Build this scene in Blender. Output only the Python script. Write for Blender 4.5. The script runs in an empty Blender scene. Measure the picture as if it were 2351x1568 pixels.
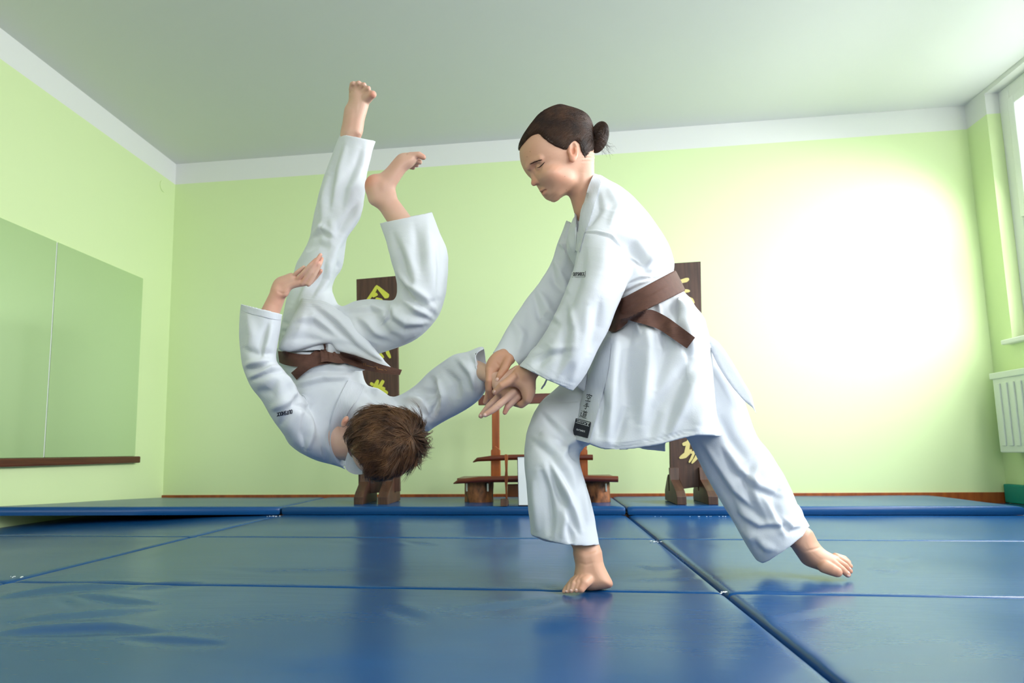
import bpy, bmesh, math, random
import numpy as np
import openvdb
from mathutils import Vector, Matrix

random.seed(7)
rng = np.random.default_rng(7)
SC = bpy.context.scene
COL = SC.collection

# ------------------------------------------------------------------ camera
F_PX, CX, CY = 1493.58, 1049.64, 857.94
CAM_H = 0.36
YAW, PITCH, ROLL = -0.13099, 0.11815, -0.01218
def _axes():
    cy, sy = math.cos(YAW), math.sin(YAW)
    cp, sp = math.cos(PITCH), math.sin(PITCH)
    cr, sr = math.cos(ROLL), math.sin(ROLL)
    f = np.array([sy*cp, cy*cp, sp]); r = np.array([cy, -sy, 0.0]); u = np.cross(r, f)
    return cr*r + sr*u, -sr*r + cr*u, f
AR, AU, AF = _axes()
O = np.array([0.0, 0.0, CAM_H])
cam_d = bpy.data.cameras.new('camera')
cam = bpy.data.objects.new('camera', cam_d); COL.objects.link(cam)
M = Matrix(((AR[0], AU[0], -AF[0], O[0]), (AR[1], AU[1], -AF[1], O[1]), (AR[2], AU[2], -AF[2], O[2]), (0, 0, 0, 1)))
cam.matrix_world = M
cam_d.sensor_width = 36.0
cam_d.lens = F_PX/2351*36
cam_d.shift_x = (1175.5-CX)/2351
cam_d.shift_y = (CY-784)/2351
cam_d.clip_start = 0.05
cam_d.dof.use_dof = True
cam_d.dof.focus_distance = 1.85
cam_d.dof.aperture_fstop = 5.6
SC.camera = cam

def ray(x, y):
    return AF + AR*((x-CX)/F_PX) - AU*((y-CY)/F_PX)
def pt(x, y, Y):
    d = ray(x, y); return O + d*(Y/d[1])
def ptz(x, y, z=0.0):
    d = ray(x, y); return O + d*((z-CAM_H)/d[2])
def ptx(x, y, X):
    d = ray(x, y); return O + d*(X/d[0])
def proj(P):
    """world points (...,3) -> px, py, world Y"""
    dx, dy, dz = P[..., 0], P[..., 1], P[..., 2]-CAM_H
    z = dx*AF[0]+dy*AF[1]+dz*AF[2]
    return (CX+F_PX*(dx*AR[0]+dy*AR[1]+dz*AR[2])/z, CY-F_PX*(dx*AU[0]+dy*AU[1]+dz*AU[2])/z)

# ------------------------------------------------------------------ world, light, exposure
SC.view_settings.view_transform = 'Standard'
SC.view_settings.look = 'None'
SC.view_settings.gamma = 1.0
SC.view_settings.use_curve_mapping = False
SC.view_settings.exposure = 1.0
w = bpy.data.worlds.new('sky'); SC.world = w; w.use_nodes = True
nt = w.node_tree; bg = nt.nodes['Background']
bg.inputs[0].default_value = (0.86, 0.93, 1.0, 1); bg.inputs[1].default_value = 1.7

def area(name, loc, tgt, sx, sy, power, col, spread=135):
    d = bpy.data.lights.new(name, 'AREA'); d.shape = 'RECTANGLE'; d.size = sx; d.size_y = sy
    d.energy = power; d.color = col; d.spread = math.radians(spread)
    o = bpy.data.objects.new(name, d); COL.objects.link(o); o.location = loc
    o.rotation_euler = (Vector(tgt)-Vector(loc)).to_track_quat('-Z', 'Y').to_euler()
    return o
DAY = (0.95, 0.97, 1.0)
# daylight standing just outside the windows of the right wall and of the wall behind the camera
area('daylight_window', (3.16, 3.50, 1.75), (0.6, 3.7, -0.3), 1.3, 1.4, 56, DAY, 140)
area('daylight_window', (3.16, 1.55, 1.75), (0.0, 2.4, -0.4), 1.5, 1.5, 60, DAY, 160)
area('daylight_window', (3.16, -0.45, 1.75), (0.0, 1.5, -0.2), 1.5, 1.5, 26, DAY, 120)
area('daylight_window', (0.4, -1.75, 1.7), (0.0, 2.5, 0.4), 3.2, 1.4, 5, DAY)

# ------------------------------------------------------------------ helpers
def tag(o, label=None, cat=None, group=None, kind=None):
    if label: o['label'] = label
    if cat: o['category'] = cat
    if group: o['group'] = group
    if kind: o['kind'] = kind
    return o
def empty(name, loc=(0, 0, 0), **k):
    o = bpy.data.objects.new(name, None); COL.objects.link(o); o.location = loc
    o.empty_display_size = 0.1
    return tag(o, **k)
def link_mesh(name, me, mats, parent=None):
    if not isinstance(mats, (list, tuple)): mats = [mats]
    for m in mats: me.materials.append(m)
    o = bpy.data.objects.new(name, me); COL.objects.link(o)
    if parent is not None:
        o.parent = parent
        # geometry is given in world coordinates: shift it into the parent's frame
        off = Vector((0, 0, 0)); q = parent
        while q is not None: off += q.location; q = q.parent
        me.transform(Matrix.Translation(-off))
    return o
def raw(name, v, f, mats, parent=None, smooth=True, auto=None):
    me = bpy.data.meshes.new(name)
    me.from_pydata([tuple(map(float, p)) for p in v], [], [tuple(map(int, q)) for q in f]); me.update()
    if smooth: me.shade_smooth()
    return link_mesh(name, me, mats, parent)
def fast_mesh(name, v, q):
    """numpy quads -> mesh"""
    me = bpy.data.meshes.new(name)
    n, m = len(v), len(q)
    me.vertices.add(n); me.vertices.foreach_set('co', np.asarray(v, np.float32).ravel())
    me.loops.add(m*4); me.loops.foreach_set('vertex_index', np.asarray(q, np.int32).ravel())
    me.polygons.add(m); me.polygons.foreach_set('loop_start', np.arange(0, m*4, 4, dtype=np.int32))
    me.update(calc_edges=True); me.validate(); me.shade_smooth()
    return me
class B:
    """collects shapes in one bmesh"""
    def __init__(s): s.bm = bmesh.new()
    def hexa(s, pts, bev=0.0, mi=0):
        """eight corners: bottom four (ccw) then top four"""
        vs = [s.bm.verts.new(tuple(map(float, p))) for p in pts]
        fs = []
        for f in ((3, 2, 1, 0), (4, 5, 6, 7), (0, 1, 5, 4), (1, 2, 6, 5), (2, 3, 7, 6), (3, 0, 4, 7)):
            fc = s.bm.faces.new([vs[i] for i in f]); fc.material_index = mi; fs.append(fc)
        if bev > 0:
            es = set(e for f in fs for e in f.edges)
            r = bmesh.ops.bevel(s.bm, geom=list(es), offset=bev, segments=2, profile=0.6, affect='EDGES')
            for f in r['faces']: f.material_index = mi
        return s
    def box(s, lo, hi, bev=0.0, mi=0):
        x0, y0, z0 = lo; x1, y1, z1 = hi
        return s.hexa([(x0, y0, z0), (x1, y0, z0), (x1, y1, z0), (x0, y1, z0), (x0, y0, z1), (x1, y0, z1), (x1, y1, z1), (x0, y1, z1)], bev, mi)
    def prism(s, poly, ext, bev=0.0, mi=0):
        """planar polygon (3D points) extruded by vector ext"""
        a = [s.bm.verts.new(tuple(map(float, p))) for p in poly]
        b = [s.bm.verts.new(tuple(float(p[i]+ext[i]) for i in range(3))) for p in poly]
        n = len(a); fs = [s.bm.faces.new(a), s.bm.faces.new(b[::-1])]
        for i in range(n): fs.append(s.bm.faces.new([a[i], b[i], b[(i+1) % n], a[(i+1) % n]]))
        for f in fs: f.material_index = mi
        if bev > 0:
            es = set(e for f in fs for e in f.edges)
            bmesh.ops.bevel(s.bm, geom=list(es), offset=bev, segments=2, profile=0.6, affect='EDGES')
        return s
    def tube(s, pts, rad, n=12, flat=None, mi=0, caps=True):
        """swept ring; flat=(vector, thickness) gives a ribbon"""
        pts = [Vector(tuple(map(float, p))) for p in pts]
        if not hasattr(rad, '__len__'): rad = [rad]*len(pts)
        rings = []; up = Vector((0, 0, 1)); prev = None
        for i, p in enumerate(pts):
            t = (pts[min(i+1, len(pts)-1)]-pts[max(i-1, 0)]).normalized()
            if prev is None:
                a = up if abs(t.dot(up)) < 0.9 else Vector((1, 0, 0))
                nrm = (a - t*a.dot(t)).normalized()
            else: nrm = (prev - t*prev.dot(t)).normalized()
            prev = nrm; bi = t.cross(nrm)
            rings.append([s.bm.verts.new(p+(nrm*math.cos(2*math.pi*k/n)+bi*math.sin(2*math.pi*k/n))*rad[i]) for k in range(n)])
        for a, b in zip(rings, rings[1:]):
            for k in range(n):
                f = s.bm.faces.new([a[k], a[(k+1) % n], b[(k+1) % n], b[k]]); f.material_index = mi
        if caps:
            f = s.bm.faces.new(rings[0][::-1]); f.material_index = mi
            f = s.bm.faces.new(rings[-1]); f.material_index = mi
        return s
    def build(s, name, mats, parent=None, smooth=False, angle=40):
        bmesh.ops.recalc_face_normals(s.bm, faces=s.bm.faces)
        me = bpy.data.meshes.new(name); s.bm.to_mesh(me); s.bm.free()
        if smooth:
            me.shade_smooth()
            try: me.set_sharp_from_angle(angle=math.radians(angle))
            except Exception: pass
        return link_mesh(name, me, mats, parent)

# ------------------------------------------------------------------ materials
def lin(c):
    return tuple((x/12.92 if x <= 0.04045 else ((x+0.055)/1.055)**2.4) for x in [v/255 for v in c])
def mat(name, col, rough=0.6, noise=None, bump=None, spec=0.5, coat=0.0, sheen=0.0, sss=0.0, metal=0.0, attr=None):
    """principled material; noise=(scale vector, dark colour, amount); bump=(scale vector, strength, distance)"""
    m = bpy.data.materials.new(name); m.use_nodes = True
    nt = m.node_tree; p = nt.nodes['Principled BSDF']; L = nt.links
    p.inputs['Base Color'].default_value = (*col, 1)
    p.inputs['Roughness'].default_value = rough
    p.inputs['Specular IOR Level'].default_value = spec
    p.inputs['Coat Weight'].default_value = coat
    p.inputs['Metallic'].default_value = metal
    if sheen: p.inputs['Sheen Weight'].default_value = sheen
    if sss:
        p.inputs['Subsurface Weight'].default_value = sss
        p.inputs['Subsurface Radius'].default_value = (1.0, 0.35, 0.2)
        p.inputs['Subsurface Scale'].default_value = 0.012
    tc = nt.nodes.new('ShaderNodeTexCoord')
    def mapped(scale):
        mp = nt.nodes.new('ShaderNodeMapping'); mp.inputs['Scale'].default_value = scale
        L.new(tc.outputs['Object'], mp.inputs[0]); return mp
    last = None
    if noise:
        sc_, dark, amt = noise
        mp = mapped(sc_); nz = nt.nodes.new('ShaderNodeTexNoise'); nz.inputs['Scale'].default_value = 1; nz.inputs['Detail'].default_value = 6
        L.new(mp.outputs[0], nz.inputs['Vector'])
        rp = nt.nodes.new('ShaderNodeValToRGB'); rp.color_ramp.elements[0].position = 0.35; rp.color_ramp.elements[1].position = 0.68
        L.new(nz.outputs['Fac'], rp.inputs[0])
        mx = nt.nodes.new('ShaderNodeMix'); mx.data_type = 'RGBA'
        mm = nt.nodes.new('ShaderNodeMath'); mm.operation = 'MULTIPLY'; mm.inputs[1].default_value = amt
        L.new(rp.outputs[0], mm.inputs[0]); L.new(mm.outputs[0], mx.inputs['Factor'])
        mx.inputs[6].default_value = (*col, 1); mx.inputs[7].default_value = (*dark, 1)
        L.new(mx.outputs[2], p.inputs['Base Color']); last = mx.outputs[2]
    if attr:
        at = nt.nodes.new('ShaderNodeAttribute'); at.attribute_name = attr
        mx = nt.nodes.new('ShaderNodeMix'); mx.data_type = 'RGBA'; mx.blend_type = 'MULTIPLY'; mx.inputs['Factor'].default_value = 1
        if last: L.new(last, mx.inputs[6])
        else: mx.inputs[6].default_value = (*col, 1)
        L.new(at.outputs['Color'], mx.inputs[7]); L.new(mx.outputs[2], p.inputs['Base Color'])
    if bump:
        sc_, st, di = bump
        mp = mapped(sc_); nz = nt.nodes.new('ShaderNodeTexNoise'); nz.inputs['Scale'].default_value = 1; nz.inputs['Detail'].default_value = 4
        L.new(mp.outputs[0], nz.inputs['Vector'])
        bp = nt.nodes.new('ShaderNodeBump'); bp.inputs['Strength'].default_value = st; bp.inputs['Distance'].default_value = di
        L.new(nz.outputs['Fac'], bp.inputs['Height']); L.new(bp.outputs[0], p.inputs['Normal'])
    return m
def wave_bump(m, scale, strength, dist, direction='DIAGONAL', profile='SIN', distortion=0.0):
    """adds a fine woven rib to a material's normal"""
    nt = m.node_tree; L = nt.links; p = nt.nodes['Principled BSDF']
    tc = nt.nodes.new('ShaderNodeTexCoord'); wv = nt.nodes.new('ShaderNodeTexWave')
    wv.bands_direction = direction; wv.wave_profile = profile; wv.inputs['Scale'].default_value = scale; wv.inputs['Distortion'].default_value = distortion
    L.new(tc.outputs['Object'], wv.inputs['Vector'])
    bp = nt.nodes.new('ShaderNodeBump'); bp.inputs['Strength'].default_value = strength; bp.inputs['Distance'].default_value = dist
    L.new(wv.outputs['Fac'], bp.inputs['Height'])
    if p.inputs['Normal'].links: L.new(p.inputs['Normal'].links[0].from_socket, bp.inputs['Normal'])
    L.new(bp.outputs[0], p.inputs['Normal'])
    return m

GREEN = mat('green_wall_paint', (0.67, 0.80, 0.43), 0.5, bump=((60, 60, 60), 0.05, 0.002))
CEIL = mat('white_ceiling_paint', (0.74, 0.75, 0.72), 0.8, bump=((80, 80, 80), 0.05, 0.002))
WHITE = mat('white_gloss_paint', (0.80, 0.81, 0.78), 0.35)
FLOORM = mat('brown_floorboard', (0.30, 0.10, 0.03), 0.4, noise=((30, 2, 2), (0.12, 0.04, 0.015), 0.7))
VINYL = mat('blue_vinyl', (0.007, 0.070, 0.225), 0.27, noise=((0.7, 1.0, 1), (0.004, 0.050, 0.155), 0.8), bump=((6, 26, 10), 0.14, 0.005), spec=0.30)
VINYL2 = mat('navy_vinyl_edge', (0.012, 0.060, 0.22), 0.42)
SCUFF = mat('pale_scuffed_vinyl', (0.35, 0.47, 0.60), 0.6)
FOAM = mat('white_foam_crumb', (0.85, 0.87, 0.88), 0.8)
RAILW = mat('dark_rail_wood', (0.10, 0.022, 0.010), 0.35, noise=((4, 4, 60), (0.05, 0.01, 0.005), 0.7))
BOARDW = mat('dark_carved_board_wood', (0.085, 0.036, 0.020), 0.5, noise=((55, 8, 4), (0.035, 0.014, 0.008), 0.9), bump=((70, 8, 6), 0.3, 0.003))
REDW = mat('red_brown_wood', (0.36, 0.095, 0.018), 0.32, noise=((30, 30, 5), (0.20, 0.04, 0.008), 0.8))
REDW2 = mat('dark_red_brown_wood', (0.14, 0.028, 0.010), 0.3, noise=((6, 40, 40), (0.07, 0.012, 0.004), 0.8))
LOGW = mat('knotty_log_wood', (0.42, 0.15, 0.05), 0.55, noise=((26, 26, 14), (0.035, 0.012, 0.006), 1.0), bump=((30, 30, 9), 0.6, 0.01))
GOLD = mat('yellow_green_brush_paint', (0.58, 0.58, 0.06), 0.5)
GOLD2 = mat('pale_gold_brush_paint', (0.70, 0.58, 0.22), 0.5)
METAL = mat('steel_hinge', (0.6, 0.6, 0.58), 0.35, metal=1.0)
MIRROR = mat('mirror_silver', (0.80, 0.90, 0.78), 0.02, metal=1.0)
GLASS = bpy.data.materials.new('window_glass'); GLASS.use_nodes = True
_n = GLASS.node_tree; _n.nodes.remove(_n.nodes['Principled BSDF'])
_g = _n.nodes.new('ShaderNodeBsdfTransparent'); _gl = _n.nodes.new('ShaderNodeBsdfGlossy'); _gl.inputs['Roughness'].default_value = 0.02
_mx = _n.nodes.new('ShaderNodeMixShader'); _mx.inputs[0].default_value = 0.06
_n.links.new(_g.outputs[0], _mx.inputs[1]); _n.links.new(_gl.outputs[0], _mx.inputs[2]); _n.links.new(_mx.outputs[0], _n.nodes['Material Output'].inputs[0])
# ------------------------------------------------------------------ the room
XL, XR, YB, YF = -2.812, 2.868, 4.56, -1.9
HS, HC = 2.461, 2.628
XW = 2.965                     # window plane behind the niches
def wall(name, pieces):
    b = B()
    for lo, hi, mi in pieces: b.box(lo, hi, 0, mi)
    return tag(b.build(name, [GREEN, CEIL]), kind='structure')
wall('wall_back', [((XL-.2, YB, -.1), (XR+.5, YB+.15, HS), 0), ((XL-.2, YB, HS), (XR+.5, YB+.15, HC+.1), 1)])
wall('wall_left', [((XL-.15, YF, -.1), (XL, YB, HS), 0), ((XL-.15, YF, HS), (XL, YB, HC+.1), 1)])
# right wall: piers between three window niches, parapet below, thin outer leaf
NI = [(2.75, 4.36), (0.70, 2.35), (-1.30, 0.35)]
ZS, ZT = 1.00, 2.455
pc = []
ys = [YF] + [v for n in NI[::-1] for v in n] + [YB]
for i in range(0, len(ys), 2):
    if ys[i+1] > ys[i]: pc.append(((XR, ys[i], -.1), (XR+.30, ys[i+1], HS), 0)); pc.append(((XR, ys[i], HS), (XR+.30, ys[i+1], HC+.1), 1))
for a, b_ in NI:
    pc.append(((XR, a, -.1), (XR+.30, b_, ZS), 0))
    pc.append(((XR, a, HC-.03), (XR+.30, b_, HC+.1), 1))
wall('wall_right', pc)
wall('wall_front', [((XL-.2, YF-.15, -.1), (XR+.5, YF, 0.9), 0), ((XL-.2, YF-.15, 2.3), (XR+.5, YF, HC+.1), 1),
                    ((XL-.2, YF-.15, .9), (-1.4, YF, 2.3), 0), ((2.2, YF-.15, .9), (XR+.5, YF, 2.3), 0)])
tag(B().box((XL-.2, YF-.2, HC), (XR+.5, YB+.2, HC+.1)).build('ceiling', CEIL), kind='structure')
tag(B().box((XL-.2, YF-.2, -.12), (XR+.5, YB+.2, -.062)).build('floor', FLOORM), kind='structure')
tag(B().box((XL, YB-.015, -.062), (XR, YB, .062), .003).build('baseboard_back', REDW), kind='structure')
# windows
for i, (a, b_) in enumerate(NI):
    r = tag(empty('window_%d' % (i+1), (XW, (a+b_)/2, ZS)), kind='structure')
    fr = B(); x0, x1 = XW-.02, XW+.05; zt = HC-.03
    fr.box((x0, b_-.09, ZS), (x1, b_, zt), .006); fr.box((x0, a, ZS), (x1, a+.09, zt), .006)
    fr.box((x0, a+.09, zt-.09), (x1, b_-.09, zt), .006); fr.box((x0, a+.09, ZS), (x1, b_-.09, ZS+.09), .006)
    fr.box((x0, a+.09, 1.62), (x1, b_-.09, 1.74), .006)
    fr.build('window_frame', WHITE, r)
    for z0, z1 in ((ZS+.09, 1.62), (1.74, zt-.09)):
        s = B(); y0, y1 = a+.09, b_-.09; t = .055; xx = XW-.035
        s.box((xx, y0, z0), (xx+.05, y0+t, z1), .006); s.box((xx, y1-t, z0), (xx+.05, y1, z1), .006)
        s.box((xx, y0+t, z0), (xx+.05, y1-t, z0+t), .006); s.box((xx, y0+t, z1-t), (xx+.05, y1-t, z1), .006)
        s.build('sash', WHITE, r)
        B().box((XW+.0, y0+t, z0+t), (XW+.006, y1-t, z1-t)).build('pane', GLASS, r)
    B().box((XR-.05, a-.03, ZS-.03), (XW-.02, b_+.03, ZS), .008).build('window_sill', WHITE, r)
BRICK = mat('pale_brick_facade', (0.75, 0.52, 0.45), 0.9, noise=((3, 3, 14), (0.8, 0.7, 0.66), 0.8))
tag(B().box((6.5, 4.5, 1.3), (6.9, 12.0, 7.0)).build('facade', BRICK), 'pale brick facade seen outside through the window', 'building')
# radiator under the window
RADM = mat('radiator_enamel', (0.72, 0.76, 0.68), 0.4)
r = empty('radiator', (XR-.06, 3.7, .33), label='white panel radiator on the green wall under the window', cat='radiator')
y0, y1, z0, z1 = 3.05, 4.42, .31, .79
B().box((XR-.10, y0, z0), (XR-.03, y1, z1), .008).build('panel', RADM, r)
for k in range(22):
    yy = y1-.05-k*.06
    B().box((XR-.108, yy-.018, z0+.04), (XR-.098, yy+.018, z1-.06), .004).build('flute', RADM, r)
B().box((XR-.11, y0-.01, z1-.03), (XR-.02, y1+.01, z1+.008), .004).build('top_grille', RADM, r)
B().box((XR-.02, y1-.2, .5), (XR, y1-.17, .54)).build('bracket', METAL, r)
# low teal bench against the right wall
TEAL = mat('teal_vinyl', (0.0, 0.25, 0.20), 0.5)
tag(B().box((XR-.035, 2.9, -.0), (XR, YB-.03, .115), .008).build('mat_strip', TEAL), 'teal padded strip lying along the foot of the right wall', 'strip')
# mirrors with rail on the left wall
mz0, mz1 = .352, 1.606
for i, (a, b_, lab) in enumerate(((3.362, 4.19, 'wall mirror panel nearer the room corner'), (2.2, 3.356, 'wall mirror panel at the left edge of the picture'))):
    r = empty('wall_mirror', (XL+.006, (a+b_)/2, mz0), label=lab+', above dark rail', cat='mirror', group='mirror panels on the left wall')
    B().box((XL, a, mz0), (XL+.008, b_, mz1), .002).build('backing', WHITE, r)
    B().box((XL+.008, a+.0025, mz0), (XL+.013, b_-.0025, mz1)).build('mirror_glass', MIRROR, r)
r = empty('handrail', (XL+.03, 3.2, .33), label='dark brown wooden rail along the bottom of the mirrors', cat='rail')
B().box((XL, 1.6, .305), (XL+.045, 4.205, .35), .008).build('bar', RAILW, r)
tag(B().tube([(XL-.01, 4.40, 2.38), (XL+.006, 4.40, 2.38)], .045, 28).build('cover_plate', GREEN), 'round green-painted cover plate high on the left wall', 'plate')

# ------------------------------------------------------------------ mats
def stroke_field(px, py, strokes):
    """sum of fold strokes: (polyline, half width, amplitude[, skew]) evaluated at 2D points"""
    out = np.zeros_like(px)
    for st in strokes:
        pl, wd, am = st[0], st[1], st[2]; kind = st[3] if len(st) > 3 else 0
        P = np.array(pl, float); L = np.r_[0, np.cumsum(np.hypot(*np.diff(P, axis=0).T))]; T = L[-1]
        x0, y0 = P.min(0)-wd*3; x1, y1 = P.max(0)+wd*3
        m = np.nonzero((px > x0) & (px < x1) & (py > y0) & (py < y1))[0]
        if len(m) == 0: continue
        qx, qy = px[m], py[m]; best = np.full(len(m), 1e9); sd = np.zeros(len(m)); tt = np.zeros(len(m))
        for i in range(len(P)-1):
            d = P[i+1]-P[i]; l2 = d@d
            t = np.clip(((qx-P[i, 0])*d[0]+(qy-P[i, 1])*d[1])/l2, 0, 1)
            ex, ey = qx-P[i, 0]-t*d[0], qy-P[i, 1]-t*d[1]; dd = np.hypot(ex, ey)
            s = (ex*d[1]-ey*d[0])/math.sqrt(l2)
            u = dd < best; best[u] = dd[u]; sd[u] = s[u]; tt[u] = (L[i]+t[u]*math.sqrt(l2))/T
        env = np.clip(np.sin(np.pi*np.clip(tt, 0.02, 0.98)), 0, 1)**0.6
        ww = wd*(0.55+0.45*env)
        if kind == 0: v = np.exp(-(best/ww)**2)
        else: v = (sd/ww)*np.exp(-(best/ww)**2)*1.65     # ridge on one side, groove on the other
        out[m] += am*env*v
    return out
MAT_STROKES = [
    ([(0, 1372), (110, 1355), (230, 1346), (330, 1340)], 9, .012, 1), ([(160, 1362), (260, 1378), (380, 1388)], 9, .010, 1),
    ([(130, 1375), (190, 1400)], 12, -.006), ([(0, 1455), (90, 1446), (250, 1440), (380, 1452)], 11, .014, 1),
    ([(20, 1428), (150, 1415), (280, 1405), (380, 1395)], 10, .008, 1), ([(270, 1462), (380, 1468), (520, 1478)], 9, .008, 1),
    ([(300, 1352), (400, 1342), (470, 1338)], 7, .008, 1), ([(60, 1420), (0, 1432)], 14, -.006),
    ([(470, 1300), (620, 1310), (900, 1306)], 8, .003, 1), ([(700, 1240), (960, 1252)], 6, .003, 1), ([(880, 1390), (1000, 1420)], 16, .004, 1),
    ([(930, 1243), (1010, 1252)], 5, .006, 1), ([(1462, 1300), (1500, 1306), (1560, 1306)], 6, .006, 1), ([(1425, 1335), (1560, 1330), (1650, 1322)], 7, .004, 1),
    ([(1990, 1306), (2040, 1312), (2075, 1310)], 7, .006, 1), ([(2060, 1290), (2110, 1284)], 6, .005, 1), ([(1960, 1275), (2050, 1285)], 6, .004, 1),
    ([(1700, 1440), (1800, 1420), (1930, 1400)], 16, .003, 1), ([(1800, 1560), (2000, 1500), (2300, 1470)], 30, .003, 1),
    ([(1050, 1400), (1250, 1380), (1330, 1366)], 12, .006, 1), ([(1240, 1345), (1290, 1366), (1340, 1368)], 12, -.007),
    ([(1830, 1310), (1880, 1330), (1960, 1332)], 12, -.005), ([(1000, 1460), (1300, 1440), (1560, 1446)], 26, .003, 1),
    ([(0, 1130+30), (150, 1152), (420, 1150)], 7, .006, 1), ([(1900, 1147), (2100, 1143), (2250, 1152)], 6, .006, 1),
    ([(430, 1500), (700, 1530), (1100, 1500)], 40, .003, 1), ([(800, 1200), (980, 1208), (1180, 1205)], 5, .003, 1)]
def gym_mat(x0, x1, y0, y1, z0, z1, label, group, fine, skew=0, lift=0):
    g = .006; x0 += g; x1 -= g; y0 += g*.5; y1 -= g*.5
    nx = max(8, int((x1-x0)/fine)); ny = max(6, int((y1-y0)/fine))
    u = np.linspace(0, 1, nx+1); v = np.linspace(0, 1, ny+1)
    ed = .012; u = np.r_[0, ed/(x1-x0)*.4, u[1:-1], 1-ed/(x1-x0)*.4, 1]; v = np.r_[0, ed/(y1-y0)*.4, v[1:-1], 1-ed/(y1-y0)*.4, 1]
    U, V = np.meshgrid(u, v, indexing='ij'); X = x0+U*(x1-x0); Y = y0+V*(y1-y0)
    de = np.minimum(np.minimum(X-x0, x1-X), np.minimum(Y-y0, y1-Y))
    wob = .0022*np.sin(X*9+Y*4+x0*3)+.0015*np.sin(X*3.1-Y*11+y0)
    Z = z1 - .008*np.exp(-np.minimum(X-x0, x1-X)/.006) - .006*np.exp(-np.minimum(Y-y0, y1-Y)/.005) + wob*np.clip(de/.15, 0, 1)
    q_ = (1-U)*(1-V); Y = Y+skew*q_; Z = Z+lift*q_; LZ = lift*q_
    px, py = proj(np.stack([X, np.maximum(Y, .5), Z], -1))
    Z += (stroke_field(px.ravel(), py.ravel(), MAT_STROKES).reshape(X.shape)*.55*np.clip(de/.02, 0, 1))*(Y > .9)
    a, b_ = X.shape
    top = np.stack([X, Y, Z], -1).reshape(-1, 3)
    idx = np.arange(a*b_).reshape(a, b_)
    q = np.stack([idx[:-1, :-1], idx[1:, :-1], idx[1:, 1:], idx[:-1, 1:]], -1).reshape(-1, 4)
    ring = np.r_[idx[:, 0], idx[-1, 1:], idx[-2::-1, -1], idx[0, -2:0:-1]]
    n = len(top); low = top[ring].copy(); cen = np.array([(x0+x1)/2, (y0+y1)/2])
    mid = low.copy(); lz = LZ.reshape(-1)[ring]; mid[:, 2] = z0+.012+lz
    bot = low.copy(); bot[:, 2] = z0+lz; bot[:, :2] += np.sign(cen-bot[:, :2])*.004
    m = len(ring); vv = np.r_[top, mid, bot]; k = np.arange(m); k1 = (k+1) % m
    s1 = np.stack([ring[k], n+k, n+k1, ring[k1]], -1)[:, ::-1]; s2 = np.stack([n+k, n+m+k, n+m+k1, n+k1], -1)[:, ::-1]
    me = fast_mesh('gym_mat', vv, np.r_[q, s1[:, ::-1], s2[:, ::-1]])
    o = link_mesh('gym_mat', me, [VINYL])
    o['label'] = label; o['category'] = 'mat'; o['group'] = group
    return o
SX, SY = .442, 1.763           # seam crossing beside the front foot
G1, G2 = 'blue floor mats', 'raised blue mats along the back wall'
T = -.002
cols = [(XL, SX-2, 'left'), (SX-2, SX, 'middle'), (SX, SX+2, 'right'), (SX+2, XR, 'far right')]
rows = [(SY-1.35, SY, 'nearest the camera'), (SY, SY+1, 'in the second row from the camera'), (SY+1, SY+2, 'in the row touching the raised mats'), (SY-2, SY-1, 'below the picture edge')]
names = {(0, 0): 'glossy blue floor mat with deep creases at the lower left corner', (1, 0): 'large scuffed blue floor mat across the bottom of the picture',
         (2, 0): 'blue floor mat at the lower right corner beside the wide dark seam', (0, 1): 'green-reflecting blue floor mat under the mirrors, second row from camera',
         (1, 1): 'blue floor mat under the standing girl\'s front foot', (2, 1): 'blue floor mat under the standing girl\'s rear foot',
         (0, 2): 'narrow strip of floor mat at far left touching the raised mats', (1, 2): 'blue floor mat strip before the raised mat with the wooden rack',
         (2, 2): 'pale blue floor mat strip before the right raised mat', (3, 0): 'narrow floor mat along the right wall nearest the camera',
         (3, 1): 'narrow floor mat along the right wall in the second row', (3, 2): 'narrow floor mat beside the right end of the raised mats'}
for ci, (a, b_, cn) in enumerate(cols):
    for ri, (c, d, rn) in enumerate(rows[:3]):
        gym_mat(a, b_, c, d, -.062, T, names[(ci, ri)], G1, .009 if ri < 2 and ci < 3 else .03)
gym_mat(SX+2, XR, SY+2, YB-.02, -.062, T, 'dark green-tinted floor mat in the back right corner', G1, .04)
for a, b_, l in ((XL+.005, SX-1.99, 'raised blue mat in the left corner, its top reflecting green'), (SX-1.99, SX-.005, 'raised blue mat carrying the wooden rack and left board'), (SX-.005, 2.42, 'raised blue mat at right with the second carved board')):
    gym_mat(a, b_, 3.72, YB-.025, .0005, .046, l, G2, .03, *((-.76, .066) if a < -2 else (0, 0)))
tag(B().box((XL, 3.77, -.062), (SX+1.99, YB-.02, -.004)).build('trim_1', FLOORM), kind='structure')
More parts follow.
